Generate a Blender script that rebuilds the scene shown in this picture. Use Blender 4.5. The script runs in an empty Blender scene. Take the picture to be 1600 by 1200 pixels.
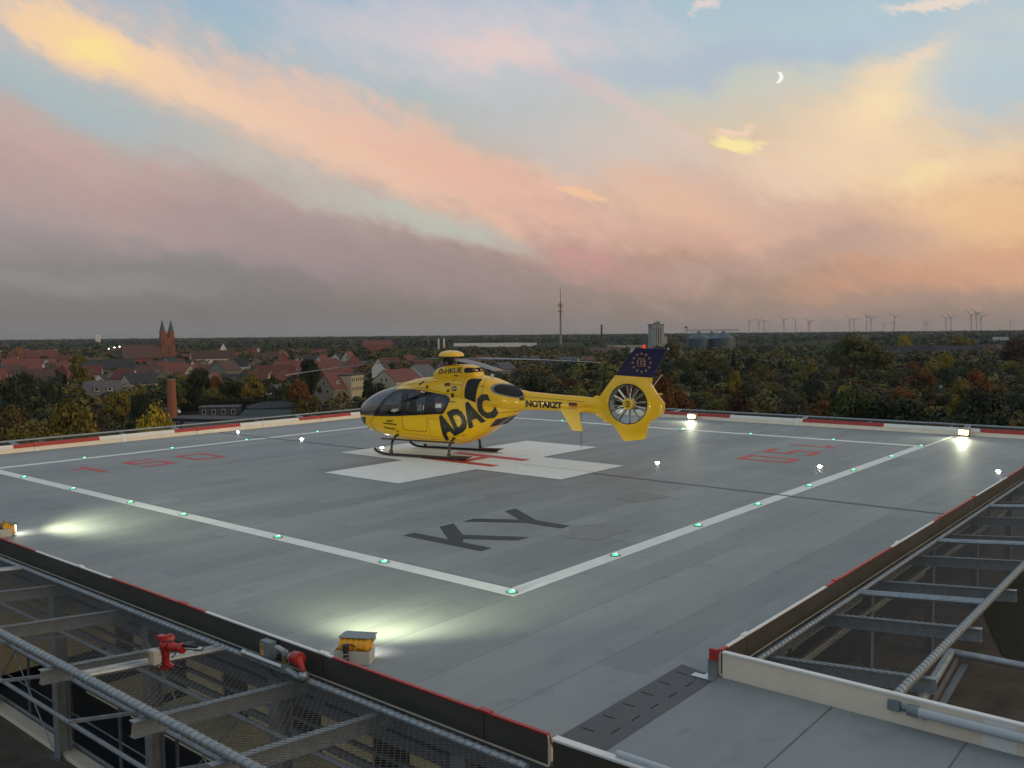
import bpy, bmesh, math, random
import numpy as np
from mathutils import Vector, Matrix
random.seed(7); RNG = np.random.default_rng(7)
S = bpy.context.scene
COL = S.collection
R_ = math.radians

# ------------------------------------------------------------------ camera
CAM = Vector((-9.787, -8.261, 3.8)); FPX = 1383.0
CR = Matrix(((0.64281889, 0.04974955, -0.76440098),
             (-0.76595813, 0.02924887, -0.64222476),
             (-0.00959253, 0.99833335, 0.0569078)))
cd = bpy.data.cameras.new('camera'); co = bpy.data.objects.new('camera', cd); COL.objects.link(co)
cd.sensor_width = 36; cd.lens = FPX / 1600 * 36; cd.clip_start = 0.1; cd.clip_end = 60000
co.matrix_world = Matrix.Translation(CAM) @ CR.to_4x4()
S.camera = co
def raydir(px, py):
    return CR @ Vector((px - 800, 600 - py, -FPX)).normalized()
GZ = -22.0                                   # town ground level; the deck is z = 0
def gp(px, py, z=GZ):                        # a point of the town plan, read off the photo's ground line
    d = raydir(px, py); t = (z - CAM.z) / d.z
    return CAM + d * t
def horizon(px): return 528.9 - 0.0096 * px
def gdist(px, dist, z=GZ):                   # plan point at a distance along a bearing
    d = raydir(px, 520); d.z = 0; d.normalize()
    p = CAM + d * dist; p.z = z; return p

# ------------------------------------------------------------------ colour helpers
def lin(c):
    out = []
    for v in c[:3]:
        v = v / 255.0
        out.append(v / 12.92 if v <= 0.04045 else ((v + 0.055) / 1.055) ** 2.4)
    return (*out, 1.0)

# ------------------------------------------------------------------ world: dusk sky
W = bpy.data.worlds.new('World'); S.world = W; W.use_nodes = True
nt = W.node_tree; nt.nodes.clear(); N = nt.nodes; L = nt.links
def nd(t, **kw):
    n = N.new(t)
    for k, v in kw.items(): setattr(n, k, v)
    return n
def wmath(op, a, b=None, c=None):
    n = nd('ShaderNodeMath', operation=op)
    for i, v in enumerate((a, b, c)):
        if v is None: continue
        if isinstance(v, (int, float)): n.inputs[i].default_value = v
        else: L.new(v, n.inputs[i])
    return n.outputs[0]
tc = nd('ShaderNodeTexCoord'); sep = nd('ShaderNodeSeparateXYZ'); L.new(tc.outputs['Generated'], sep.inputs[0])
FH = Vector((0.76564, 0.64327, 0)).normalized(); RH = Vector((FH.y, -FH.x, 0))
dx, dy, dz = sep.outputs
fcomp = wmath('ADD', wmath('MULTIPLY', dx, FH.x), wmath('MULTIPLY', dy, FH.y))
rcomp = wmath('ADD', wmath('MULTIPLY', dx, RH.x), wmath('MULTIPLY', dy, RH.y))
U = wmath('ARCTAN2', rcomp, fcomp); V = wmath('ARCSINE', wmath('MINIMUM', wmath('MAXIMUM', dz, -1.0), 1.0))
comb = nd('ShaderNodeCombineXYZ'); L.new(U, comb.inputs[0]); L.new(V, comb.inputs[1])
UV = comb.outputs[0]
def uv_of(px, py):
    d = raydir(px, py)
    return math.atan2(d.dot(RH), d.dot(FH)), math.asin(d.z)
# streaky noise, stretched along the wind direction (bands fall to the right)
def stretched(scale, ax, ay, ang, detail=6, rough=0.6):
    m = nd('ShaderNodeMapping'); m.vector_type = 'POINT'; m.inputs['Rotation'].default_value = (0, 0, R_(ang)); 
    L.new(UV, m.inputs[0])
    m2 = nd('ShaderNodeMapping'); m2.inputs['Scale'].default_value = (ax, ay, 1); L.new(m.outputs[0], m2.inputs[0])
    n = nd('ShaderNodeTexNoise'); n.inputs['Scale'].default_value = scale; n.inputs['Detail'].default_value = detail
    n.inputs['Roughness'].default_value = rough
    L.new(m2.outputs[0], n.inputs['Vector']); return n
nA = stretched(6.0, 1, 2.6, 22, 7, 0.62); nB = stretched(14.0, 1, 2.2, 20, 6, 0.6); nC = stretched(30, 1, 1.6, 25, 5, 0.65)
vm = nd('ShaderNodeVectorMath', operation='SUBTRACT'); L.new(nA.outputs['Color'], vm.inputs[0]); vm.inputs[1].default_value = (.5, .5, .5)
vs = nd('ShaderNodeVectorMath', operation='SCALE'); L.new(vm.outputs[0], vs.inputs[0]); vs.inputs['Scale'].default_value = 0.075
vm2 = nd('ShaderNodeVectorMath', operation='SUBTRACT'); L.new(nC.outputs['Color'], vm2.inputs[0]); vm2.inputs[1].default_value = (.5, .5, .5)
vs2 = nd('ShaderNodeVectorMath', operation='SCALE'); L.new(vm2.outputs[0], vs2.inputs[0]); vs2.inputs['Scale'].default_value = 0.026
va = nd('ShaderNodeVectorMath', operation='ADD'); L.new(vs.outputs[0], va.inputs[0]); L.new(vs2.outputs[0], va.inputs[1])
vb = nd('ShaderNodeVectorMath', operation='ADD'); L.new(UV, vb.inputs[0]); L.new(va.outputs[0], vb.inputs[1])
WUV = vb.outputs[0]
def ramp(stops, fac):
    r = nd('ShaderNodeValToRGB'); e = r.color_ramp.elements
    while len(e) < len(stops): e.new(0.5)
    for i, (p, c) in enumerate(stops): e[i].position = p; e[i].color = lin(c)
    L.new(fac, r.inputs[0]); return r.outputs[0]
VS = 1.5708
def vpos(v): return math.atan(v / FPX) / VS
sw = nd('ShaderNodeSeparateXYZ'); L.new(WUV, sw.inputs[0])
vfac = wmath('DIVIDE', wmath('ADD', wmath('MULTIPLY', sw.outputs[1], .55), wmath('MULTIPLY', V, .45)), VS)
left = ramp([(0, (116, 112, 110)), (vpos(40), (122, 120, 121)), (vpos(100), (137, 132, 136)), (vpos(160), (166, 151, 154)), (vpos(220), (178, 160, 159)), (vpos(280), (190, 178, 174)),
             (vpos(370), (174, 192, 198)), (vpos(450), (168, 193, 207)), (vpos(540), (160, 187, 212)), (.62, (178, 184, 192)), (1, (176, 180, 184))], vfac)
right = ramp([(0, (150, 129, 116)), (vpos(60), (172, 146, 130)), (vpos(120), (198, 154, 130)), (vpos(180), (218, 174, 146)), (vpos(240), (230, 192, 160)), (vpos(300), (234, 210, 178)),
              (vpos(360), (216, 215, 202)), (vpos(430), (190, 209, 217)), (vpos(540), (174, 203, 221)), (.62, (182, 186, 192)), (1, (176, 180, 184))], vfac)
mr = nd('ShaderNodeMapRange'); mr.interpolation_type = 'SMOOTHSTEP'; L.new(U, mr.inputs[0])
mr.inputs['From Min'].default_value = -0.35; mr.inputs['From Max'].default_value = 0.45
mx = nd('ShaderNodeMix', data_type='RGBA'); L.new(mr.outputs[0], mx.inputs[0]); L.new(left, mx.inputs[6]); L.new(right, mx.inputs[7])
cur = mx.outputs[2]
# behind the viewer: plain dusk sky from the Sky Texture
sky = nd('ShaderNodeTexSky'); sky.sky_type = 'NISHITA'; sky.sun_disc = False
SUN_EL, SUN_AZ = R_(3.0), R_(52)       # azimuth measured from +X towards +Y is SUNW below
sunv = Vector((math.cos(R_(-72)), math.sin(R_(-72)), 0))    # low in the afterglow behind the right shoulder
sky.sun_elevation = SUN_EL; sky.sun_rotation = math.atan2(sunv.x, sunv.y)
skm = nd('ShaderNodeMix', data_type='RGBA', blend_type='MULTIPLY'); skm.inputs[0].default_value = 1
L.new(sky.outputs[0], skm.inputs[6]); skm.inputs[7].default_value = (.11, .11, .11, 1)
bmx = nd('ShaderNodeMix', data_type='RGBA'); bmx.inputs[0].default_value = 0.12
L.new(cur, bmx.inputs[6]); L.new(skm.outputs[2], bmx.inputs[7]); cur = bmx.outputs[2]
BL = [  # px, py, half length, half width, fall angle, colour, strength, hardness(0 soft..1)
 (420, 185, 540, 85, 20, (232, 196, 176), .75, .1), (380, 170, 360, 42, 21, (240, 204, 176), .7, .3), (165, 72, 170, 50, 22, (246, 210, 168), .95, .6), (158, 72, 72, 24, 26, (255, 230, 145), .95, .3),
 (75, 30, 60, 26, 10, (248, 210, 165), .8, .6), (300, 130, 150, 30, 24, (244, 208, 172), .75, .3), (70, 245, 360, 70, 15, (206, 168, 156), .7, .1),
 (620, 235, 260, 66, 22, (238, 196, 172), .85, .25), (800, 300, 220, 50, 20, (230, 180, 160), .75, .1), (300, 335, 460, 48, 12, (182, 156, 155), .6, .1),
 (420, 262, 190, 28, 22, (186, 188, 180), .7, .2), (690, 356, 170, 22, 14, (190, 198, 186), .8, .15), (120, 152, 190, 34, 20, (164, 188, 194), .7, .2),
 (120, 438, 210, 18, 5, (150, 150, 147), .5, .1), (560, 400, 340, 40, 12, (158, 138, 141), .6, .1), (740, 60, 300, 75, 4, (222, 206, 208), .75, .1),
 (780, 80, 100, 26, 8, (237, 206, 198), .7, .2), (1130, 102, 260, 26, -2, (172, 187, 206), .75, .3), (930, 225, 230, 55, 18, (190, 195, 204), .6, .2),
 (980, 175, 180, 17, 26, (220, 195, 194), .6, .2), (1340, 205, 260, 80, -26, (240, 212, 182), .85, .3), (1390, 152, 100, 40, -38, (250, 224, 176), .8, .3), (1180, 300, 330, 90, 8, (232, 204, 182), .65, .1),
 (1470, 250, 200, 55, 0, (246, 220, 178), .75, .2), (1450, 268, 55, 24, -30, (252, 234, 178), .6, .2), (1560, 345, 180, 85, 10, (246, 202, 150), .8, .2), 
 (1250, 335, 230, 38, 14, (206, 168, 152), .7, .2), (1060, 320, 150, 30, 18, (234, 188, 160), .7, .15), (915, 303, 58, 9, 7, (250, 200, 155), .75, .5),
 (940, 418, 150, 32, 14, (190, 148, 140), .65, .1), (910, 402, 60, 11, 14, (210, 152, 144), .55, .2), (1110, 372, 170, 36, 10, (214, 168, 150), .6, .2),
 (1480, 415, 260, 40, -6, (216, 160, 130), .75, .2), (1240, 392, 190, 24, -8, (184, 156, 144), .65, .2), (1400, 470, 300, 16, -4, (172, 142, 128), .6, .1),
 (1555, 118, 120, 75, 8, (168, 199, 217), .8, .2), (1330, 60, 160, 34, 2, (176, 199, 214), .6, .2), (1153, 219, 40, 17, 6, (255, 236, 165), .95, .7), (1145, 195, 30, 8, -4, (247, 214, 188), .8, .6),
 (1105, 15, 28, 9, -10, (240, 216, 208), .8, .6), (1460, 7, 90, 9, 4, (246, 222, 202), .85, .5), (1410, 100, 70, 14, -20, (246, 216, 190), .6, .3),
]
for (px, py, a, b, ang, col, st, hard) in BL:
    u0, v0 = uv_of(px, py); k = (0.86 if abs(px - 800) > 500 else 0.96) / FPX
    m = nd('ShaderNodeMapping'); m.vector_type = 'TEXTURE'
    m.inputs['Location'].default_value = (u0, v0, 0); m.inputs['Rotation'].default_value = (0, 0, R_(-ang)); m.inputs['Scale'].default_value = (a * k, b * k, 1)
    L.new(WUV, m.inputs[0])
    ln = nd('ShaderNodeVectorMath', operation='LENGTH'); L.new(m.outputs[0], ln.inputs[0])
    nn = wmath('MULTIPLY_ADD', nB.outputs['Fac'], 1.4, wmath('MULTIPLY_ADD', nC.outputs['Fac'], .7, wmath('SUBTRACT', ln.outputs['Value'], 1.05)))
    r = nd('ShaderNodeMapRange'); r.interpolation_type = 'SMOOTHSTEP'; L.new(nn, r.inputs[0])
    r.inputs['From Min'].default_value = 1.6 - .5 * hard; r.inputs['From Max'].default_value = 0.1 + .55 * hard
    r.inputs['To Min'].default_value = 0; r.inputs['To Max'].default_value = st * .88
    q = nd('ShaderNodeMix', data_type='RGBA'); L.new(r.outputs[0], q.inputs[0]); L.new(cur, q.inputs[6]); q.inputs[7].default_value = lin(col); cur = q.outputs[2]
# warm afterglow low behind the viewer's right shoulder, outside the picture
gd = Vector((math.cos(R_(-72)), math.sin(R_(-72)), .12)).normalized()
gdn = nd('ShaderNodeVectorMath', operation='DOT_PRODUCT'); L.new(tc.outputs['Generated'], gdn.inputs[0]); gdn.inputs[1].default_value = gd
gr = nd('ShaderNodeMapRange'); gr.interpolation_type = 'SMOOTHSTEP'; L.new(gdn.outputs['Value'], gr.inputs[0]); gr.inputs['From Min'].default_value = .80; gr.inputs['From Max'].default_value = 1.0; gr.inputs['To Max'].default_value = 1.0
q = nd('ShaderNodeMix', data_type='RGBA'); L.new(gr.outputs[0], q.inputs[0]); L.new(cur, q.inputs[6]); q.inputs[7].default_value = (2.2, 1.45, .75, 1); cur = q.outputs[2]
# fine streaks in brightness
br = nd('ShaderNodeMapRange'); L.new(nB.outputs['Fac'], br.inputs[0]); br.inputs['To Min'].default_value = .95; br.inputs['To Max'].default_value = 1.05
sc = nd('ShaderNodeVectorMath', operation='SCALE'); L.new(cur, sc.inputs[0]); L.new(br.outputs[0], sc.inputs['Scale'])
cur = sc.outputs[0]
# half moon: a disc less a shifted disc
def disc(px, py, r):
    u0, v0 = uv_of(px, py)
    s = nd('ShaderNodeVectorMath', operation='DISTANCE'); L.new(UV, s.inputs[0]); s.inputs[1].default_value = (u0, v0, 0)
    k = nd('ShaderNodeMapRange'); L.new(s.outputs['Value'], k.inputs[0]); k.inputs['From Min'].default_value = r / FPX * 1.08; k.inputs['From Max'].default_value = r / FPX * .92
    return k.outputs[0]
cres = wmath('MULTIPLY', disc(1215.5, 121, 7.6), wmath('SUBTRACT', 1.0, disc(1209.5, 120.5, 7.6)))
q = nd('ShaderNodeMix', data_type='RGBA'); L.new(cres, q.inputs[0]); L.new(cur, q.inputs[6]); q.inputs[7].default_value = (.98, .96, .9, 1); cur = q.outputs[2]
bg = nd('ShaderNodeBackground'); L.new(cur, bg.inputs[0]); bg.inputs[1].default_value = 1.0
wo = nd('ShaderNodeOutputWorld'); L.new(bg.outputs[0], wo.inputs[0])
W.cycles.sampling_method = 'MANUAL'; W.cycles.sample_map_resolution = 512

# sun: only the weak afterglow is left
sl = bpy.data.lights.new('sun', 'SUN'); sl.energy = 0.28; sl.angle = R_(40); sl.color = (1, .80, .55)
so = bpy.data.objects.new('sun', sl); COL.objects.link(so)
so.rotation_euler = Vector((sunv.x, sunv.y, math.tan(R_(8)))).to_track_quat('Z', 'Y').to_euler()
S.view_settings.view_transform = 'Standard'; S.view_settings.look = 'None'; S.view_settings.exposure = 0; S.view_settings.gamma = 1
S.render.engine = 'CYCLES'
S.cycles.volume_bounces = 0; S.cycles.max_bounces = 6; S.cycles.transparent_max_bounces = 12

# ------------------------------------------------------------------ materials
def mat(name, col, rough=.6, metal=0., var=.12, scale=3., bump=0., coat=0., spec=.5, emit=None, estr=0., rnd=0., coords='Object', stretch=(1, 1, 1)):
    m = bpy.data.materials.new(name); m.use_nodes = True; t = m.node_tree; b = t.nodes['Principled BSDF']
    b.inputs['Roughness'].default_value = rough; b.inputs['Metallic'].default_value = metal
    b.inputs['Coat Weight'].default_value = coat; b.inputs['Coat Roughness'].default_value = .08
    b.inputs['Specular IOR Level'].default_value = spec
    b.inputs['Base Color'].default_value = (*col, 1)
    if emit: b.inputs['Emission Color'].default_value = (*emit, 1); b.inputs['Emission Strength'].default_value = estr
    if var or bump:
        tcn = t.nodes.new('ShaderNodeTexCoord'); mp = t.nodes.new('ShaderNodeMapping'); mp.inputs['Scale'].default_value = stretch
        t.links.new(tcn.outputs[coords], mp.inputs[0])
        n = t.nodes.new('ShaderNodeTexNoise'); n.inputs['Scale'].default_value = scale; n.inputs['Detail'].default_value = 6; n.inputs['Roughness'].default_value = .65
        t.links.new(mp.outputs[0], n.inputs['Vector'])
        r = t.nodes.new('ShaderNodeMapRange'); t.links.new(n.outputs['Fac'], r.inputs[0])
        r.inputs['From Min'].default_value = .3; r.inputs['From Max'].default_value = .7
        r.inputs['To Min'].default_value = 1 - var; r.inputs['To Max'].default_value = 1 + var
        fac = r.outputs[0]
        if rnd:
            oi = t.nodes.new('ShaderNodeObjectInfo'); r2 = t.nodes.new('ShaderNodeMapRange'); t.links.new(oi.outputs['Random'], r2.inputs[0])
            r2.inputs['To Min'].default_value = 1 - rnd; r2.inputs['To Max'].default_value = 1 + rnd
            mm = t.nodes.new('ShaderNodeMath'); mm.operation = 'MULTIPLY'; t.links.new(fac, mm.inputs[0]); t.links.new(r2.outputs[0], mm.inputs[1]); fac = mm.outputs[0]
        s = t.nodes.new('ShaderNodeVectorMath'); s.operation = 'SCALE'; s.inputs[0].default_value = col; t.links.new(fac, s.inputs['Scale'])
        t.links.new(s.outputs[0], b.inputs['Base Color'])
        if bump:
            bn = t.nodes.new('ShaderNodeBump'); bn.inputs['Strength'].default_value = bump; bn.inputs['Distance'].default_value = .02
            t.links.new(n.outputs['Fac'], bn.inputs['Height']); t.links.new(bn.outputs[0], b.inputs['Normal'])
    return m
def c(*rgb): return lin(rgb)[:3]
M = {}
M['white_line'] = mat('white_line_paint', (.74, .77, .74), .6, var=.07, scale=2.5)
M['red_paint'] = mat('red_marking_paint', (.52, .05, .035), .6, var=.12, scale=3)
M['black_paint'] = mat('black_marking_paint', (.022, .026, .030), .6, var=.15, scale=3)
M['galv'] = mat('galvanised_steel', (.30, .34, .36), .45, .55, var=.22, scale=9, bump=.1)
M['galv_dark'] = mat('weathered_steel', (.15, .17, .19), .5, .4, var=.2, scale=6)
M['lash'] = mat('lashing_rope', (.23, .255, .265), .7, var=.1)
M['mesh'] = mat('net_wire', (.11, .112, .11), .5, .5, var=0)
M['stainless'] = mat('dark_edge_plate', (.125, .122, .110), .42, .75, var=.14, scale=1.2, stretch=(1, 1, 3))
M['cream'] = mat('cream_plate', (.74, .66, .53), .5, var=.08, scale=1.5, bump=.02)
M['white_cap'] = mat('white_cap_paint', (.72, .73, .70), .45, var=.06)
M['red_cap'] = mat('red_cap_paint', (.38, .032, .024), .4, var=.1)
M['drain'] = mat('drain_cover_plate', (.075, .078, .084), .6, var=.1)
M['slot'] = mat('slot_black', (.01, .01, .01), .8, var=0)
M['yellow'] = mat('yellow_aircraft_paint', (.86, .51, .006), .28, var=.035, scale=1.3, coat=.35)
M['yellow_box'] = mat('yellow_lamp_casting', (.72, .36, .02), .4, var=.1, scale=6)
M['blackp'] = mat('black_lettering', (.012, .012, .013), .4, var=0)
M['frame'] = mat('black_window_frame', (.010, .010, .011), .22, var=0, coat=.3)
M['skid'] = mat('black_skid_paint', (.012, .013, .013), .4, var=.15)
M['pad'] = mat('worn_brown_pad', (.07, .045, .035), .7, var=.3, scale=14)
M['blade'] = mat('grey_blade_composite', (.085, .092, .10), .38, var=.08)
M['tipo'] = mat('orange_blade_tip', (.45, .20, .10), .5, var=.1)
M['blue'] = mat('dark_blue_fin_paint', (.012, .010, .060), .35, var=.05, coat=.2)
M['gold'] = mat('gold_lettering', (.50, .27, .06), .5, var=0)
M['duct'] = mat('duct_grey', (.22, .24, .25), .35, .5, var=.1)
M['exh'] = mat('exhaust_black', (.006, .006, .006), .6, var=0)
M['steel'] = mat('bright_steel', (.55, .55, .53), .25, .9, var=.08)
M['red'] = mat('red_enamel', (.36, .02, .016), .35, var=.1, scale=8)
M['greybox'] = mat('grey_junction_box', (.16, .21, .22), .45, var=.08)
M['whitebox'] = mat('pale_control_box', (.42, .42, .39), .5, var=.08)
M['ylabel'] = mat('yellow_sticker', (.68, .36, .02), .5, var=0)
M['rubber'] = mat('black_rubber', (.012, .012, .013), .55, var=0)
M['brass'] = mat('brass_valve', (.32, .22, .08), .35, .7, var=.15)
M['beige'] = mat('beige_wall_panel', (.74, .64, .40), .7, var=.08)
M['dk'] = mat('dark_window_band', (.012, .014, .018), .3, var=0)
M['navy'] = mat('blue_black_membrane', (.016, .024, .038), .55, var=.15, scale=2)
M['lum'] = mat('frosted_tube_grey', (.42, .47, .50), .35, var=.04)
M['panelline'] = mat('panel_seam', (.10, .055, .008), .6, var=0)
M['flagb'] = mat('flag_black', (.01, .01, .01), .5, var=0); M['flagr'] = mat('flag_red', (.4, .02, .02), .5, var=0); M['flagg'] = mat('flag_gold', (.7, .4, .02), .5, var=0)
M['emw'] = mat('flood_glass_lit', (.9, .9, .9), .3, var=0, emit=(1, .97, .86), estr=30)
M['emw2'] = mat('inset_white_lit', (.9, .9, .9), .3, var=0, emit=(1, .96, .88), estr=55)
M['emg'] = mat('green_lens_lit', (.1, .5, .2), .3, var=0, emit=(.02, 1., .22), estr=2.6)
M['emgc'] = mat('green_core_lit', (.5, .9, .6), .3, var=0, emit=(.25, 1., .48), estr=6)
M['emred'] = mat('red_beacon', (.7, .02, .02), .3, var=0, emit=(1, .05, .03), estr=.6)
M['emtown'] = mat('street_lamp_lit', (.9, .9, .7), .3, var=0, emit=(1, .92, .6), estr=14)
def glassmat():
    m = bpy.data.materials.new('tinted_cabin_glass'); m.use_nodes = True; b = m.node_tree.nodes['Principled BSDF']
    b.inputs['Base Color'].default_value = (.035, .037, .040, 1); b.inputs['Roughness'].default_value = .06
    b.inputs['Specular IOR Level'].default_value = .75; b.inputs['Coat Weight'].default_value = .5
    t = m.node_tree; n = t.nodes.new('ShaderNodeTexNoise'); n.inputs['Scale'].default_value = 3.2; n.inputs['Detail'].default_value = 3
    tcn = t.nodes.new('ShaderNodeTexCoord'); t.links.new(tcn.outputs['Object'], n.inputs['Vector'])
    r = t.nodes.new('ShaderNodeValToRGB'); t.links.new(n.outputs['Fac'], r.inputs[0])
    r.color_ramp.elements[0].position = .42; r.color_ramp.elements[0].color = (.008, .009, .010, 1); r.color_ramp.elements[1].position = .70; r.color_ramp.elements[1].color = (.06, .06, .065, 1)
    t.links.new(r.outputs[0], b.inputs['Base Color']); return m
M['glass'] = glassmat()
M['canopy'] = mat('canopy_glass', (.095, .080, .082), .12, var=.2, scale=1.5, coat=.6, spec=.8)

# deck: aluminium planks running along X with random tone per plank
def deckmat(name, base, sub=1.0, joints=True):
    m = bpy.data.materials.new(name); m.use_nodes = True; t = m.node_tree; b = t.nodes['Principled BSDF']; nn = t.nodes; lk = t.links
    g = nn.new('ShaderNodeNewGeometry'); s = nn.new('ShaderNodeSeparateXYZ'); lk.new(g.outputs['Position'], s.inputs[0])
    def mt(op, a, bb=None, cc=None):
        n = nn.new('ShaderNodeMath'); n.operation = op
        for i, v in enumerate((a, bb, cc)):
            if v is None: continue
            if isinstance(v, (int, float)): n.inputs[i].default_value = v
            else: lk.new(v, n.inputs[i])
        return n.outputs[0]
    def planks(w, ln, off, seed):
        row = mt('FLOOR', mt('DIVIDE', mt('ADD', s.outputs[1], off), w))
        wn = nn.new('ShaderNodeTexWhiteNoise'); wn.noise_dimensions = '1D'; lk.new(mt('ADD', row, seed), wn.inputs['W'])
        seg = mt('FLOOR', mt('DIVIDE', mt('ADD', s.outputs[0], mt('MULTIPLY', wn.outputs['Value'], ln)), ln))
        cb = nn.new('ShaderNodeCombineXYZ'); lk.new(row, cb.inputs[0]); lk.new(seg, cb.inputs[1]); cb.inputs[2].default_value = seed
        w2 = nn.new('ShaderNodeTexWhiteNoise'); w2.noise_dimensions = '3D'; lk.new(cb.outputs[0], w2.inputs['Vector'])
        return w2.outputs['Value']
    p1 = planks(.606, 5.2, .14, 1.0); p2 = planks(2.42, 9.0, .14, 7.0); p3 = planks(.303, 3.1, .14, 3.0)
    def noise(sx, sy, sc, det):
        mp = nn.new('ShaderNodeMapping'); mp.inputs['Scale'].default_value = (sx, sy, 1); lk.new(g.outputs['Position'], mp.inputs[0])
        n = nn.new('ShaderNodeTexNoise'); n.inputs['Scale'].default_value = sc; n.inputs['Detail'].default_value = det; n.inputs['Roughness'].default_value = .6
        lk.new(mp.outputs[0], n.inputs['Vector']); return n.outputs['Fac']
    n1 = noise(.35, .8, .8, 6); n2 = noise(.25, 1.6, 2.2, 7); n3 = noise(1, 1, 45, 2)
    tot = mt('MULTIPLY_ADD', mt('SUBTRACT', p1, .5), .20 * sub, 1.0)
    tot = mt('MULTIPLY_ADD', mt('SUBTRACT', p2, .5), .16 * sub, tot)
    tot = mt('MULTIPLY_ADD', mt('SUBTRACT', p3, .5), .035 * sub, tot)
    tot = mt('MULTIPLY_ADD', mt('SUBTRACT', n1, .5), .42, tot)
    tot = mt('MULTIPLY_ADD', mt('SUBTRACT', n2, .5), .24, tot)
    tot = mt('MULTIPLY_ADD', mt('SUBTRACT', n3, .5), .16, tot)
    n4 = noise(.7, 1, 2.6, 4); st = nn.new('ShaderNodeMapRange'); st.interpolation_type = 'SMOOTHSTEP'; lk.new(n4, st.inputs[0]); st.inputs['From Min'].default_value = .56; st.inputs['From Max'].default_value = .72
    tot = mt('MULTIPLY', tot, mt('SUBTRACT', 1.0, mt('MULTIPLY', st.outputs[0], .14)))
    n5 = noise(1, 1, 9, 2); sp = nn.new('ShaderNodeMapRange'); lk.new(n5, sp.inputs[0]); sp.inputs['From Min'].default_value = .735; sp.inputs['From Max'].default_value = .76
    tot = mt('MULTIPLY', tot, mt('SUBTRACT', 1.0, mt('MULTIPLY', sp.outputs[0], .35)))
    # thin dark joints every 1.212 m
    fr = mt('FRACT', mt('DIVIDE', mt('ADD', s.outputs[1], .14 + .0), 1.212))
    jn = mt('LESS_THAN', fr, .010)
    tot = mt('MULTIPLY', tot, mt('SUBTRACT', 1.0, mt('MULTIPLY', jn, .35 if joints else 0.)))
    hue = nn.new('ShaderNodeMix'); hue.data_type = 'RGBA'; lk.new(n1, hue.inputs[0])
    hue.inputs[6].default_value = (base[0] * .94, base[1] * .99, base[2] * 1.06, 1); hue.inputs[7].default_value = (base[0] * 1.06, base[1] * 1.01, base[2] * .92, 1)
    v = nn.new('ShaderNodeVectorMath'); v.operation = 'SCALE'; lk.new(hue.outputs[2], v.inputs[0]); lk.new(tot, v.inputs['Scale'])
    lk.new(v.outputs[0], b.inputs['Base Color'])
    b.inputs['Roughness'].default_value = .6; b.inputs['Specular IOR Level'].default_value = .35
    bn = nn.new('ShaderNodeBump'); bn.inputs['Strength'].default_value = .12; bn.inputs['Distance'].default_value = .01; lk.new(n3, bn.inputs['Height']); lk.new(bn.outputs[0], b.inputs['Normal'])
    return m
M['deck'] = deckmat('deck_planks', (.240, .262, .262))
M['gang'] = deckmat('gangway_planks', (.235, .258, .265), .25, False)
M['patch'] = mat('darker_repair_paint', (.205, .213, .210), .6, var=.12, scale=6)
M['seam'] = mat('dark_joint_seal', (.10, .115, .12), .6, var=.25, scale=5)
M['roofing'] = mat('bitumen_roofing', (.115, .098, .083), .9, spec=.1, var=.35, scale=1.3, bump=.4)
M['moss'] = mat('moss_patch', (.020, .024, .014), .95, var=.4, scale=4)
M['ground'] = mat('town_ground', (.020, .021, .013), .95, spec=0., var=.4, scale=.02)
M['field'] = mat('far_field', (.050, .058, .036), .95, spec=0., var=.25, scale=.01)
M['asphalt'] = mat('street_asphalt', (.09, .09, .09), .9, spec=0., var=.15, scale=.2)

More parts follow.
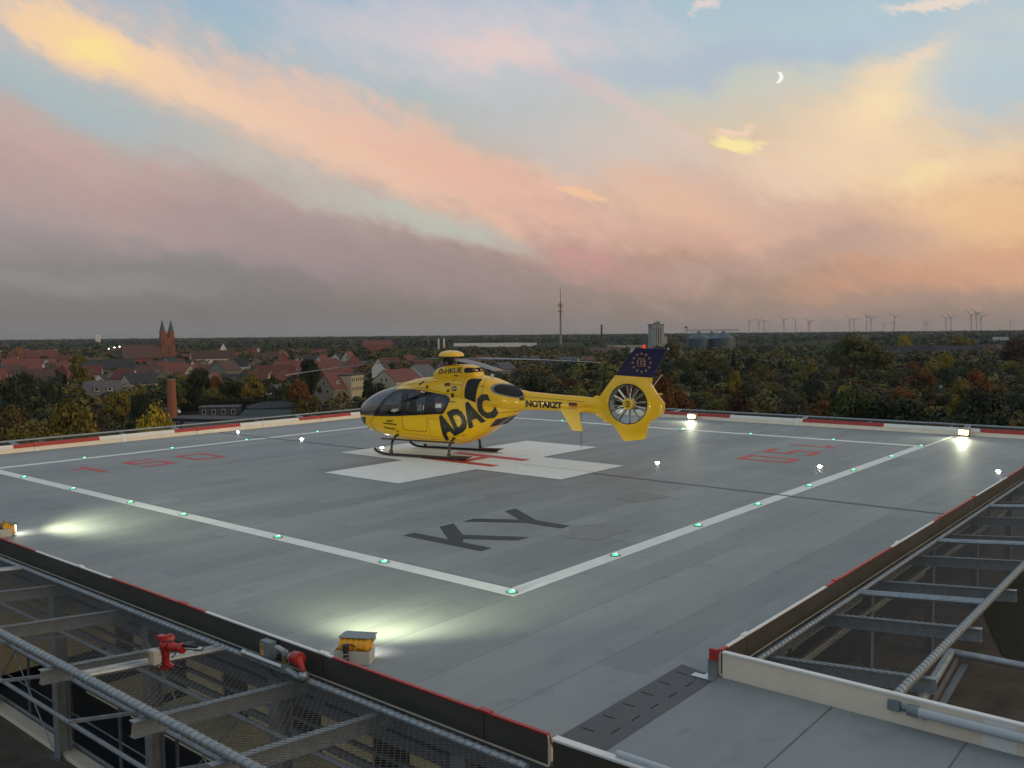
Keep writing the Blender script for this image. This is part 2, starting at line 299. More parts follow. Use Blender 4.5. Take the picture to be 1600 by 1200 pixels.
# ------------------------------------------------------------------ object helpers
def tag(o, label=None, cat=None, group=None, kind=None):
    if label: o['label'] = label
    if cat: o['category'] = cat
    if group: o['group'] = group
    if kind: o['kind'] = kind
    return o
def empty(name, loc=(0, 0, 0), rz=0, label=None, cat=None, group=None):
    o = bpy.data.objects.new(name, None); COL.objects.link(o); o.location = loc; o.rotation_euler = (0, 0, rz); o.empty_display_size = .2
    return tag(o, label, cat, group)
CH = {}
def link(name, me, parent=None):
    o = bpy.data.objects.new(name, me); COL.objects.link(o)
    if parent is not None: o.parent = parent; CH.setdefault(parent.name, []).append(o)
    return o
def copy_tree(o, parent=None):
    c_ = o.copy(); COL.objects.link(c_)
    if parent is not None: c_.parent = parent; CH.setdefault(parent.name, []).append(c_)
    for ch in list(CH.get(o.name, [])): copy_tree(ch, c_)
    return c_
class MB:
    def __init__(s): s.bm = bmesh.new()
    def box(s, ctr, size, rot=None):
        r = bmesh.ops.create_cube(s.bm, size=1)
        mtx = Matrix.Translation(ctr) @ (rot.to_4x4() if rot else Matrix()) @ Matrix.Diagonal((*size, 1))
        bmesh.ops.transform(s.bm, matrix=mtx, verts=r['verts']); return s
    def bar(s, a, b, w, h):          # box from a to b
        a = Vector(a); b = Vector(b); d = b - a
        q = d.to_track_quat('X', 'Z').to_matrix()
        return s.box((a + b) / 2, (d.length, w, h), q)
    def cyl(s, a, b, r0, r1=None, n=12, caps=True):
        a = Vector(a); b = Vector(b); d = b - a; r1 = r0 if r1 is None else r1
        r = bmesh.ops.create_cone(s.bm, cap_ends=caps, segments=n, radius1=max(r0, 1e-4), radius2=max(r1, 1e-4), depth=d.length)
        mtx = Matrix.Translation((a + b) / 2) @ d.to_track_quat('Z', 'Y').to_matrix().to_4x4()
        bmesh.ops.transform(s.bm, matrix=mtx, verts=r['verts']); return s
    def sph(s, ctr, r, sc=(1, 1, 1), n=12):
        q = bmesh.ops.create_uvsphere(s.bm, u_segments=n, v_segments=max(6, n // 2), radius=r)
        bmesh.ops.transform(s.bm, matrix=Matrix.Translation(ctr) @ Matrix.Diagonal((*sc, 1)), verts=q['verts']); return s
    def tube(s, pts, r, n=8):
        for a, b in zip(pts[:-1], pts[1:]): s.cyl(a, b, r, r, n)
        for p in pts[1:-1]: s.sph(p, r * 1.0, n=n)
        return s
    def prism(s, poly, z0, z1):      # poly of (x,y), extruded in z
        lo = [s.bm.verts.new((x, y, z0)) for x, y in poly]; hi = [s.bm.verts.new((x, y, z1)) for x, y in poly]
        n = len(poly)
        s.bm.faces.new(hi); s.bm.faces.new(lo[::-1])
        for i in range(n): s.bm.faces.new((lo[i], lo[(i + 1) % n], hi[(i + 1) % n], hi[i]))
        return s
    def face(s, pts):
        s.bm.faces.new([s.bm.verts.new(p) for p in pts]); return s
    def build(s, name, m, parent=None, smooth=False, bevel=0):
        bm = s.bm
        bmesh.ops.recalc_face_normals(bm, faces=bm.faces[:])
        if bevel:
            bmesh.ops.bevel(bm, geom=[e for e in bm.edges if len(e.link_faces) == 2 and e.calc_face_angle(0) > .6], offset=bevel, segments=2, affect='EDGES', clamp_overlap=True)
        me = bpy.data.meshes.new(name); bm.to_mesh(me); bm.free()
        me.materials.append(m)
        if smooth:
            me.shade_smooth()
            me.set_sharp_from_angle(angle=R_(40))
        return link(name, me, parent)

# ------------------------------------------------------------------ terrain, roofs
def sheet(name, poly, z, m, kind='structure', parent=None):
    b = MB(); b.face([(x, y, z) for x, y in poly]); o = b.build(name, m, parent)
    if kind: o['kind'] = kind
    return o
sheet('terrain', [(-13000, -13000), (13000, -13000), (13000, 13000), (-13000, 13000)], GZ, M['ground'])
def gpoly(pts, z): return [tuple(gp(px, py, z)[:2]) for px, py in pts]
def lozenge(px0, d0, px1, d1):
    a, b, c2, d = gdist(px0, d0), gdist(px1, d0), gdist(px1, d1), gdist(px0, d1)
    return [tuple(v[:2]) for v in (a, b, c2, d)]
fields = [(-200, 1420, 900, 2450), (900, 1300, 1340, 2450), (1340, 1250, 1750, 2450)]
for i, f_ in enumerate(fields): sheet('field', lozenge(*f_), GZ + .25 + i * .01, M['field'])
sheet('street', gpoly([(520, 640), (600, 638), (640, 628), (640, 634), (600, 646), (500, 655)], GZ), GZ + .05, M['asphalt'])
sheet('yard', gpoly([(275, 650), (470, 638), (500, 655), (480, 700), (280, 720)], GZ), GZ + .04, M['asphalt'])
sheet('lower_roof', [(-30, -30), (45, -30), (45, 23), (-30, 23)], -3.2, M['roofing'])
# moss
mp = [(10.5, -5.2), (11.2, -4.3), (13.5, -3.5), (15.5, -3.0), (17.5, -3.1), (19.0, -3.3), (19.4, -4.2), (17.6, -5.0), (15.2, -5.3), (12.6, -6.0)]
sheet('moss_patch', [(x, y) for x, y in mp], -3.19, M['moss'])
hb = MB(); hb.box((7.5, -3.5, (GZ - 3.3) / 2), (74.8, 52.8, -GZ - 3.3)); hbo = hb.build('hospital_building', M['beige'])
tag(hbo, 'pale hospital block below the raised helipad, under its flat brown roof', 'building')

# ------------------------------------------------------------------ helipad deck
X0, X1, Y0, Y1 = -3.72, 24.77, -3.755, 23.2
db = MB(); db.box(((X0 + X1) / 2, (Y0 + Y1) / 2, -.06), (X1 - X0, Y1 - Y0, .12)); deck = db.build('helipad_deck', M['deck']); deck['kind'] = 'structure'
def paint(name, polys, m, z=.004, label=None):
    b = MB()
    for p in polys: b.face([(x, y, z) for x, y in p])
    o = b.build(name, m, deck)
    if label: o['label'] = label
    return o
SX, SY = 20.75, 19.85; hw = .155
paint('border_line', [[(-hw, -hw), (SX + hw, -hw), (SX + hw, hw), (-hw, hw)], [(-hw, hw), (hw, hw), (hw, SY - hw), (-hw, SY - hw)],
                      [(SX - hw, hw), (SX + hw, hw), (SX + hw, SY - hw), (SX - hw, SY - hw)], [(-hw, SY - hw), (SX + hw, SY - hw), (SX + hw, SY + hw), (-hw, SY + hw)],
                      [(SX + hw + .003, -hw), (24.2, -hw), (24.2, -hw + .09), (SX + hw + .003, -hw + .09)]], M['white_line'])
cx_, cy_, aw, al = 9.95, 9.9, 1.5, 4.46
paint('white_cross', [[(cx_ - al, cy_ - aw), (cx_ - aw, cy_ - aw), (cx_ - aw, cy_ - al), (cx_ + aw, cy_ - al), (cx_ + aw, cy_ - aw), (cx_ + al, cy_ - aw),
                       (cx_ + al, cy_ + aw), (cx_ + aw, cy_ + aw), (cx_ + aw, cy_ + al), (cx_ - aw, cy_ + al), (cx_ - aw, cy_ + aw), (cx_ - al, cy_ + aw)]], mat('white_cross_paint', (.76, .79, .75), .6, var=.10, scale=4), .008)
paint('letter_h', [[(10.43, 8.35), (10.83, 8.35), (10.83, 11.27), (10.43, 11.27)], [(9.04, 8.35), (9.38, 8.35), (9.38, 11.27), (9.04, 11.27)], [(9.38, 9.62), (10.43, 9.62), (10.43, 9.96), (9.38, 9.96)]], M['red_paint'], .012)
paint('letter_k', [[(1.56, 2.02), (1.85, 2.02), (1.85, 2.72), (2.05, 2.90), (2.57, 2.02), (2.92, 2.02), (2.29, 3.14), (2.92, 3.98), (2.52, 3.98), (1.85, 3.10), (1.85, 4.0), (1.56, 4.0)]], M['black_paint'])
paint('letter_y', [[(3.15, 3.96), (3.52, 3.96), (4.0, 3.16), (4.48, 3.96), (4.84, 3.96), (4.16, 2.84), (4.16, 1.99), (3.85, 1.99), (3.85, 2.84)]], M['black_paint'])
def digit(ch, x, y, w, h, t, flip):
    segs = {'0': [(0, 0, w, t), (0, h - t, w, h), (0, t, t, h - t), (w - t, t, w, h - t)],
            '5': [(0, 0, w, t), (w - t, t, w, h / 2 - t / 2), (0, h / 2 - t / 2, w, h / 2 + t / 2), (0, h / 2 + t / 2, t, h - t), (0, h - t, w, h)],
            '1': [(w * .6 - t / 2, 0, w * .6 + t / 2, h), (w * .6 - t / 2 - w * .38, h * .7, w * .6 - t / 2, h * .7 + t)]}[ch]
    out = []
    for a, b, c2, d in segs:
        q = [(a, b), (c2, b), (c2, d), (a, d)]
        out.append([(x - u, y - v) if flip else (x + u, y + v) for u, v in q])
    return out
pol = digit('1', 1.25, 16.55, 1.0, 1.5, .17, 0) + digit('5', 3.0, 16.55, 1.0, 1.5, .19, 0) + digit('0', 4.7, 16.55, 1.0, 1.45, .17, 0)
paint('number_150', pol, M['red_paint'], label='red 150 near the far left border line')
pol = digit('1', 19.35, 3.6, 1.0, 1.6, .18, 1) + digit('5', 17.5, 3.6, 1.0, 1.6, .2, 1) + digit('0', 15.65, 3.55, 1.0, 1.6, .2, 1)
paint('number_150', pol, M['red_paint'], label='red 150 near the far right border line, upside down')
paint('joint_seal', [[(9.68, Y0 + .1), (9.8, Y0 + .1), (9.88, 5.43), (9.76, 5.43)], [(9.5, 14.37), (9.62, 14.37), (9.5, 23), (9.38, 23)]], M['seam'], .0065)
paint('joint_seal', [[(9.96, 5.45), (9.98, 5.45), (9.98, 8.3), (9.96, 8.3)]], M['seam'], .0105)
paint('repair_patch', [[(5.6, 3.0), (7.0, 2.7), (7.6, 4.0), (6.3, 4.4)], [(6.6, 6.7), (7.3, 6.5), (7.5, 7.6), (6.9, 7.8)]][:0] + [gpoly([(893, 823), (935, 818), (987, 829), (930, 844), (882, 840)], 0), gpoly([(756, 772), (790, 769), (803, 778), (765, 781)], 0), gpoly([(960, 778), (1000, 769), (1050, 776), (990, 786)], 0)], M['patch'])
# gangway
gw = MB(); gw.prism([(-3.75, -14), (-1.02, -14), (-1.02, Y0 - .004), (-3.75, Y0 - .004)], -.12, 0); gwo = gw.build('gangway', M['gang']); gwo['kind'] = 'structure'
dp = sheet('drain_cover', [(-3.29, -3.84), (-1.05, -3.84), (-.95, -3.34), (-3.29, -3.34)], .0045, M['drain'], None, deck)
b = MB()
for i in range(6):
    x = -3.0 + i * .36; b.box((x, -3.47, .006), (.012, .14, .003))
    b.box((x + .14, -3.69, .006), (.15, .012, .003))
b.build('drain_slots', M['slot'], deck)
b = MB()
for y in (-5.09, -6.33, -8.6): b.box((-2.38, y, .003), (2.7, .012, .003))
b.build('plate_joint', M['seam'], gwo)

# ------------------------------------------------------------------ edge barriers (outer plate, cream inner face, red and white capping)
def barrier(p0, p1, inward, bands, joints, label):
    """p0->p1 the outer line; inward the unit vector to the deck; bands [(t0,t1,'red'|'white')] in metres along"""
    p0 = Vector((*p0, 0)); p1 = Vector((*p1, 0)); d = (p1 - p0); ln = d.length; d.normalize(); n = Vector((*inward, 0))
    root = empty('edge_barrier', p0, 0, label, 'barrier', 'barriers round the helipad edge')
    if 'far' in label: root.scale = (1, 1, .86)
    def strip(prof, t0, t1, name, m, lab=None):
        b = MB(); A = [b.bm.verts.new(d * t0 + n * u + Vector((0, 0, z))) for u, z in prof]; B = [b.bm.verts.new(d * t1 + n * u + Vector((0, 0, z))) for u, z in prof]
        k = len(prof)
        for i in range(k): b.bm.faces.new((A[i], A[(i + 1) % k], B[(i + 1) % k], B[i]))
        b.bm.faces.new(A[::-1]); b.bm.faces.new(B)
        o = b.build(name, m, root)
        if lab: o['label'] = lab
    js = [0] + joints + [ln]
    for a, b_ in zip(js[:-1], js[1:]):
        strip([(0, .03), (0, .285), (.012, .285), (.012, .03)], a + .004, b_ - .004, 'outer_plate', M['stainless'])
        strip([(.05, -.26), (.05, .03), (.09, .03), (.09, -.26)], a + .002, b_ - .002, 'edge_beam', M['galv_dark'])
        strip([(.13, 0), (.035, .285), (.014, .285), (.014, 0)], a + .004, b_ - .004, 'inner_panel', M['cream'])
    for t0, t1, cc in bands:
        strip([(.088, .165), (.034, .305), (-.004, .305), (-.004, .290), (.013, .290), (.024, .290), (.072, .16)], t0, t1, 'cap_strip', M['red_cap' if cc == 'red' else 'white_cap'])
    for j in joints:
        b = MB(); 
        cc = [q[2] for q in bands if q[0] <= j <= q[1]]; mm = M['red_cap' if cc and cc[0] == 'red' else 'white_cap']
        strip([(.107, .150), (.05, .316), (-.01, .316), (-.01, .30), (.04, .30), (.09, .15)], j - .07, j + .07, 'joint_clip', mm)
        strip([(.145, .0), (.107, .149), (.09, .149), (.13, 0)], j - .07, j + .07, 'joint_clip', M['white_cap'])
    return root
def bands_from(brk, ln, first):
    out = []; e = [0] + brk + [ln]; col = first
    for a, b_ in zip(e[:-1], e[1:]):
        out.append((a, b_, col)); col = 'white' if col == 'red' else 'red'
    return out
def steps(a, st, ln): 
    o = []; 
    while a < ln - .3: o.append(a); a += st
    return o
# near left: X=-3.82, from Y=-3.62 to 23.3 (t = Y+3.62)
barrier((-3.83, -3.62), (-3.83, 23.3), (1, 0), bands_from([2.96, 5.5, 8.03, 10.64] + steps(13.3, 2.75, 26.9), 26.92, 'red'), [.74, 3.13, 6.07, 9.05] + steps(12.0, 2.95, 26.5), 'nearest dark edge barrier with red and white capping, along the lower left of the deck')
# near right: Y=-3.84, from X=-1.0 to 24.9
barrier((-1.0, -3.86), (24.85, -3.86), (0, 1), bands_from([.14, 3.1, 5.95, 8.4, 11.6] + steps(14.6, 2.9, 25.8), 25.85, 'red'), [.62, 3.5, 6.33] + steps(8.9, 2.6, 25.5), 'dark edge barrier with red and white capping along the right side of the deck')
barrier((24.88, -3.86), (24.88, 23.3), (-1, 0), bands_from([3.0, 6.3, 9.45, 12.6] + steps(15.8, 3.2, 27), 27.16, 'red'), steps(.2, 3.15, 27), 'far right edge barrier, cream below red and white bands, behind the tail')
barrier((24.88, 23.33), (-3.83, 23.33), (0, -1), bands_from(steps(2.85, 2.87, 28.5), 28.71, 'white'), steps(1.2, 3.0, 28.6), 'far left edge barrier, cream below red and white bands, left of the helicopter')
# gangway walls
def wall(p0, p1, n, h, name, m, label, t=.03):
    root = empty(name, (*p0, 0), 0, label, 'wall', 'side walls of the gangway')
    a = Vector((0, 0, 0)); b = Vector((p1[0] - p0[0], p1[1] - p0[1], 0)); d = b.normalized(); nn_ = Vector((*n, 0))
    q = MB(); q.bar(a + Vector((0, 0, h / 2 - .1)), b + Vector((0, 0, h / 2 - .1)), t, h + .2); q.build('side_plate', m, root)
    q = MB(); q.bar(a + Vector((0, 0, h + .012)), b + Vector((0, 0, h + .012)), t + .035, .02); q.build('top_rail', M['white_cap'], root)
    return root
gwl = wall((-3.78, -3.66), (-3.62, -8.4), (1, 0), .25, 'gangway_wall', M['stainless'], 'dark low wall at the bottom edge, left side of the gangway', .05)
q = MB(); q.cyl((.05, -.62, .295), (.07, -1.5, .295), .028, n=10); q.build('cover_tube', M['lum'], gwl, True)
gwr = wall((-1.0, -3.875), (-1.0, -10.5), (-1, 0), .27, 'gangway_wall', M['cream'], 'long cream side wall of the gangway at the lower right')
q = MB(); q.box((.0, -2.72 - .0, .14), (.04, .28, .30)); q.build('joint_plate', M['white_cap'], gwr)
# barrier end foot at the corner
ef = empty('barrier_foot', (-1.0, -3.82, 0), 0, 'steel foot with red top holding the barrier corner at the gangway', 'bracket')
q = MB(); q.box((-.03, .05, .012), (.34, .13, .016)); q.box((-.16, .1, .012), (.1, .26, .014)); q.build('base_plate', M['steel'], ef)
q = MB(); q.prism([(-.04, .0), (.0, .0), (.0, .11), (-.04, .11)], .02, .18); q.build('upright', M['duct'], ef)
q = MB(); q.prism([(-.05, .0), (-.006, .0), (-.006, .09), (-.05, .09)], .18, .305); q.build('red_cap', M['red_cap'], ef)
# fluorescent luminaire on the gangway wall
lu = empty('tube_luminaire', (-1.06, -5.8, .185), 0, 'grey tubular light fitting clipped along the cream gangway wall', 'light fitting')
q = MB(); q.cyl((0, -.08, 0), (0, -1.55, 0), .048, n=16); q.build('diffuser', M['lum'], lu, True)
q = MB(); q.cyl((0, -.02, 0), (0, -.12, 0), .055, n=16); q.cyl((0, -1.52, 0), (0, -1.62, 0), .055, n=16); q.cyl((0, .03, 0), (0, -.03, 0), .022, n=10); q.build('end_cap', M['greybox'], lu, True)
q = MB(); q.box((.02, -.16, -.05), (.03, .03, .05)); q.build('clip', M['steel'], lu)
jb = empty('junction_box', (-1.035, -5.69, .18), 0, 'small grey-green junction box on the cream gangway wall', 'box')
q = MB(); q.box((0, 0, 0), (.05, .12, .1)); q.build('housing', M['greybox'], jb, bevel=.008)
q = MB(); q.tube([(0, -.06, -.02), (-.01, -.09, -.025), (-.015, -.13, -.01)], .008, 6); q.build('cable', M['rubber'], jb)

# ------------------------------------------------------------------ safety nets on all four sides
def net(o, d, n, ln, w, zin, zout, brk, label, tube_breaks, coarse=.06, lash=True, wire=.0026):
    """o origin on the inner line, d along, n outward"""
    o = Vector(o); d = Vector((*d, 0)); n = Vector((*n, 0))
    root = empty('safety_net', o, 0, label, 'safety net', 'catch nets round the helipad')
    up = Vector((0, 0, zout - zin))
    P = lambda a, b_: d * a + n * (b_ * w) + up * b_
    a = MB(); a.cyl(P(0, 0), P(ln, 0), .036, n=10); a.build('inner_tube', M['galv'], root, True)
    a = MB(); a.cyl(P(0, 1), P(ln, 1), .043, n=12); a.build('outer_tube', M['galv'], root, True)
    for t in tube_breaks:
        for e in (-.055, .055):
            q = MB(); q.cyl(P(t + e, 0.02), P(t + e, .98), .034, n=8); q.build('cross_tube', M['galv'], root, True)
    # lashing: one rope wound round each tube
    if lash:
        for fr_, rad in ((1, .046), (0, .039)):
            L2 = min(ln, 19); per = 10; pitch = .105; nn2 = int(L2 / pitch * per); A0 = P(0, fr_); e2 = n.cross(d).normalized(); rr = .0052; q = MB(); prev = None
            for i in range(nn2):
                ph = 2 * math.pi * i / per; rad_v = n * math.cos(ph) + e2 * math.sin(ph); c0 = A0 + d * (pitch * i / per); 
                ring = [q.bm.verts.new(c0 + rad_v * (rad + rr * cx2) + d * (rr * 1.6 * sx2)) for cx2, sx2 in ((1, 0), (0, 1), (-1, 0), (0, -1))]
                if prev:
                    for k2 in range(4): q.bm.faces.new((prev[k2], prev[(k2 + 1) % 4], ring[(k2 + 1) % 4], ring[k2]))
                prev = ring
            q.build('lashing', M['lash'], root, True)
    # diamond mesh
    q = MB(); lim = min(ln, 24)
    sl_ = n * w + up; W_ = sl_.length; s1 = sl_.normalized(); r_ = wire
    step = coarse; run = W_ * 1.0; i = -run
    nrm = d.cross(s1).normalized()
    vs = []; fs = []
    while i < lim:
        for sg in (1, -1):
            a0, a1 = (i, i + run) if sg > 0 else (i + run, i)
            # clip to [0, lim]
            t0, t1 = 0., 1.
            da = a1 - a0
            for lo, hi in ((0, lim),):
                ta, tb = (lo - a0) / da, (hi - a0) / da
                if ta > tb: ta, tb = tb, ta
                t0 = max(t0, ta); t1 = min(t1, tb)
            if t1 - t0 < .02: continue
            A = d * (a0 + da * t0) + s1 * (W_ * t0); B = d * (a0 + da * t1) + s1 * (W_ * t1)
            ax = (B - A).normalized(); sd = ax.cross(nrm) * r_; nu = nrm * r_
            b0 = len(vs); vs += [A + sd, A + nu, A - sd, A - nu, B + sd, B + nu, B - sd, B - nu]
            fs += [(b0, b0 + 1, b0 + 5, b0 + 4), (b0 + 1, b0 + 2, b0 + 6, b0 + 5), (b0 + 2, b0 + 3, b0 + 7, b0 + 6), (b0 + 3, b0, b0 + 4, b0 + 7)]
        i += step
    me = bpy.data.meshes.new('netting'); me.from_pydata([tuple(v) for v in vs], [], fs); me.materials.append(M['mesh']); link('netting', me, root)
    # carrying beams
    for t in brk:
        q = MB(); A = P(t, -.12) + Vector((0, 0, -.055)); B = P(t, 1.10) + Vector((0, 0, -.06)); 
        q.bar(A, B, .09, .012); q.bar(A - Vector((0, 0, .15)), B - Vector((0, 0, .15)), .09, .012); q.bar(A - Vector((0, 0, .075)), B - Vector((0, 0, .075)), .010, .139)
        q.build('beam', M['galv'], root)
    return root
net((-3.97, -3.5, .02), (0, 1), (-1, 0), 26.5, 1.71, 0, .18, [1.95, 3.3, 5.35, 7.4, 9.4, 11.4, 13.4, 15.4], 'steel mesh safety net on tubes along the near left edge of the deck', [4.75, 10.7], .078)
net((-.9, -3.98, .02), (1, 0), (0, -1), 25.5, 1.66, 0, .17, [.9, 2.9, 4.95, 6.9, 8.9, 10.9, 12.9, 14.9, 16.9], 'steel mesh safety net on tubes along the right edge of the deck', [3.95, 8.0, 12.0], .078)
net((25.02, -3.5, .0), (0, 1), (1, 0), 26.5, 1.6, 0, .19, list(range(1, 26, 3)), 'safety net frame beyond the far right barrier, behind the floodlights', [3.4, 9.6, 15.6, 21.6], .12, False)
net((-3.5, 23.47, .0), (1, 0), (0, 1), 28, 1.6, 0, .19, list(range(1, 28, 3)), 'safety net frame beyond the far left barrier, in front of the trees', [6, 12, 18, 24], .12, False)

ORDN = ['first', 'second', 'third', 'fourth', 'fifth', 'sixth', 'seventh']
# ------------------------------------------------------------------ under the deck: frame, railing, walls
col_ys = [-8.4, -5.4, -2.4, .65, 3.73, 6.83, 9.9, 13, 16.1, 19.2, 22.3]
for i, y in enumerate(col_ys):
    root = empty('steel_column', (-3.6, y, -3.2), 0, f'grey steel column under the near left deck edge, number {["one","two","three","four","five","six","seven","eight","nine","ten","eleven"][i]} counted from the gangway', 'column', 'columns carrying the near left deck edge')
    q = MB(); q.box((-.09, 0, 1.5), (.012, .20, 3.0)); q.box((.09, 0, 1.5), (.012, .20, 3.0)); q.box((0, 0, 1.5), (.168, .01, 3.0)); q.build('post', M['galv'], root)
    q = MB(); q.box((0, 0, .01), (.3, .3, .02)); q.build('foot_plate', M['galv_dark'], root)
    if y > -3 and y < 15 and i % 2 == 1:
        q = MB(); q.cyl((-.12, .1, .15), (-.12, 3.0, 2.75), .012, n=6); q.cyl((-.12, .1, 2.75), (-.12, 3.0, .15), .012, n=6); q.build('brace_rod', M['galv'], root)
for i, y in enumerate((-1.55, -.2, 1.85, 3.9, 5.9, 7.9, 9.9)):
    q = MB(); q.bar((-3.75, y, -1.5), (-5.35, y, -.12), .07, .07); q.bar((-3.75, y + .05, -.9), (-5.2, y + .9, -.9), .04, .04); tag(q.build('net_strut', M['galv']), f'slanting strut carrying a net beam at the near left edge, {ORDN[i]} from the gangway', 'strut', 'struts under the near left net')
for i, (x, z) in enumerate(((-3.98, -.75), (-4.5, -.95), (-4.85, -1.25))):
    q = MB(); q.cyl((x, -3.6, z), (x, 18, z), .03, n=8); tag(q.build('cable_tube', M['galv']), ['upper thin tube running below the near left net', 'middle thin tube running below the near left net', 'lowest thin tube running below the near left net'][i], 'pipe', 'tubes below the near left net')
ro = empty('roof_railing', (-3.36, -9, -3.2), 0, 'grey steel railing between the columns under the near left net', 'railing')
for i in range(19):
    q = MB(); q.box((0, .4 + i * 1.75 * .62 + i * .65, .6), (.035, .045, 1.2)); q.build('post', M['galv_dark'], ro)
q = MB(); q.box((0, 16, 1.2), (.045, 32, .045)); q.build('handrail', M['galv_dark'], ro)
q = MB(); q.cyl((0, 0, .62), (0, 32, .62), .012, n=6); q.build('mid_rail', M['galv'], ro)
q = MB(); q.box((-.02, 16, .08), (.012, 32, .15)); q.build('kick_plate', M['galv'], ro)
q = MB(); q.box((-3.52, 7, -3.16), (.2, 36, .10)); tag(q.build('roof_kerb', M['cream']), 'pale kerb along the roof below the near left net', 'kerb')
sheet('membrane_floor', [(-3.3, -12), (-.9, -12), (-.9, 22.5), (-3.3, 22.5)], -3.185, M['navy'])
bld = empty('roof_plant_room', (-.9, 4, -3.2), 0, 'beige walled plant room with dark openings under the deck', 'building')
q = MB(); q.box((11, 3.5, 1.45), (22, 19, 2.7)); q.build('core', M['dk'], bld)
q = MB()
for y in (-6.1, -4.0, -1.9, 0.2, 2.3, 4.4, 6.5, 8.6): q.box((-.03, y + .6, 1.3), (.05, 1.25, 2.4))
q.build('wall_panels', M['beige'], bld)
q = MB(); q.box((-1.2, 6.95, 1.25), (2.4, .1, 2.3)); q.build('wing_wall', M['beige'], bld)
q = MB(); q.box((-1.2, 6.88, .12), (2.4, .04, .2)); q.box((-1.2, 6.88, 2.35), (2.4, .05, .16)); q.build('base_trim', M['dk'], bld)
sl2 = MB()
for y0, y1 in ((-9.5, -8.2), (-7.9, -6.8), (-5.6, -4.2), (-3.6, -2.2), (-1.3, .1), (.5, 2.2), (2.6, 3.4), (3.9, 5.2)):
    sl2.box((-.62, (y0 + y1) / 2 + 0, .04), (1.25, y1 - y0, .05))
sl2.build('paving_slab', M['beige'], bld)
ub = empty('deck_substructure', (0, 0, -.25), 0, 'dark steel girders carrying the deck above the roof', 'steel frame')
for y in (-3.2, .0, 4, 8, 12, 16, 20): q = MB(); q.box((10.5, y, -.1), (28, .18, .3)); q.build('girder', M['galv_dark'], ub)
for x in (-3.4, -2.0, 2, 8, 14, 20, 24.3): q = MB(); q.box((x, 9.8, -.33), (.16, 26.5, .14)); q.build('cross_girder', M['galv_dark'], ub)
q = MB()
for x, z in ((-3.0, -1.1), (-2.4, -1.6), (-2.6, -1.2)): q.bar((x, -3.5, z), (x, 20, z), .05, .05)
q.build('service_pipe', M['galv'], ub)
# pale rails on the roof at the right, parallel to the deck edge
for i, (y, z) in enumerate(((-2.0, -1.9), (-2.45, -1.9), (-3.1, -1.2))):
    q = MB(); q.bar((-.8, y, z), (22, y, z), .06, .06); tag(q.build('roof_pipe', M['galv']), ['pale pipe under the right net, farthest from the camera', 'pale pipe under the right net, middle of the three', 'pale pipe under the right net, closest to its inner tube'][i], 'pipe', 'pipes under the right net')
for i, x in enumerate((2.5, 6.5, 10.5, 14.5, 18.5)):
    q = MB(); q.box((x, -3.0, -1.7), (.16, .16, 3.0)); q.bar((x, -3.0, -1.0), (x + 1.2, -3.0, -.3), .04, .04); q.bar((x, -3.0, -1.0), (x - 1.2, -3.0, -.3), .04, .04)
    tag(q.build('steel_column', M['galv_dark']), f'dark braced steel column under the right net, {["nearest", "second", "third", "fourth", "fifth"][i]} from the camera', 'column', 'columns under the right deck edge')
# second small net frame beside the gangway
sf = empty('side_frame', (0.25, -5.66, -.05), 0, 'short lashed tube frame turning away at the gangway right side', 'tube frame')
q = MB(); q.cyl((-.5, -.05, 0), (1.24, .08, 0), .05, n=12)
q.build('lashed_tube', M['galv'], sf, True)
q = MB(); q.cyl((1.26, .08, 0), (1.45, -4.5, 0), .045, n=12); q.build('side_tube', M['galv'], sf, True)
q = MB(); q.bar((-.5, -.2, -.1), (1.24, -.08, -.1), .07, .01); q.bar((-.5, -.14, -.06), (1.24, -.0, -.06), .01, .09); q.build('angle_beam', M['galv_dark'], sf)
q = MB(); q.box((-.6, -2.6, -.1), (.1, 5, .2)); q.build('edge_beam', M['galv_dark'], sf)

# ------------------------------------------------------------------ helipad lights
def green_light():
    r = empty('inset_light', (0, 0, 0), 0, None, 'light', 'green lights round the white border line')
    q = MB(); q.cyl((0, 0, .003), (0, 0, .014), .10, .085, n=20); q.build('housing', M['duct'], r, True)
    q = MB(); q.sph((0, 0, .014), .052, (1, 1, .35)); q.build('lens', M['emg'], r, True)
    q = MB(); q.sph((.01, -.012, .026), .02, (1.3, 1, .6)); q.build('lamp', M['emgc'], r, True)
    return r
gl = [((0, 0), 'green light at the nearest corner of the white border')]
ordn = ['first', 'second', 'third', 'fourth', 'fifth', 'sixth', 'seventh']
for i, y in enumerate((2.79, 5.77, 9.15, 11.46, 14.41, 17.4)): gl.append(((0, y), f'{ordn[i]} green light left of the nearest corner, on the near left line'))
for i, x in enumerate((2.74, 5.67, 8.38, 11.3, 14.4, 17.7)): gl.append(((x, 0), f'{ordn[i]} green light right of the nearest corner, on the near right line'))
gl.append(((SX, 0), 'green light at the right corner of the white border'))
for i, x in enumerate((2.75, 5.7, 8.6, 11.8, 14.5)): gl.append(((x, 19.9), f'{ordn[i]} green light from the left on the far left line'))
for i, y in enumerate((2.87, 5.93, 8.77, 14.6)): gl.append(((SX, y), f'{ordn[i]} green light from the right corner on the far right line'))
proto = None
for p, lab in gl:
    if proto is None: proto = green_light(); o = proto
    else: o = copy_tree(proto)
    o.location = (*p, 0.004); o['label'] = lab
def white_light():
    r = empty('inset_light', (0, 0, 0), 0, None, 'light', 'white lamps set into the deck')
    q = MB(); q.cyl((0, 0, .005), (0, 0, .03), .12, .10, n=20); q.build('housing', M['duct'], r, True)
    q = MB(); q.sph((0, 0, .03), .06, (1, 1, .6)); q.build('lamp', M['emw2'], r, True)
    return r
proto = None
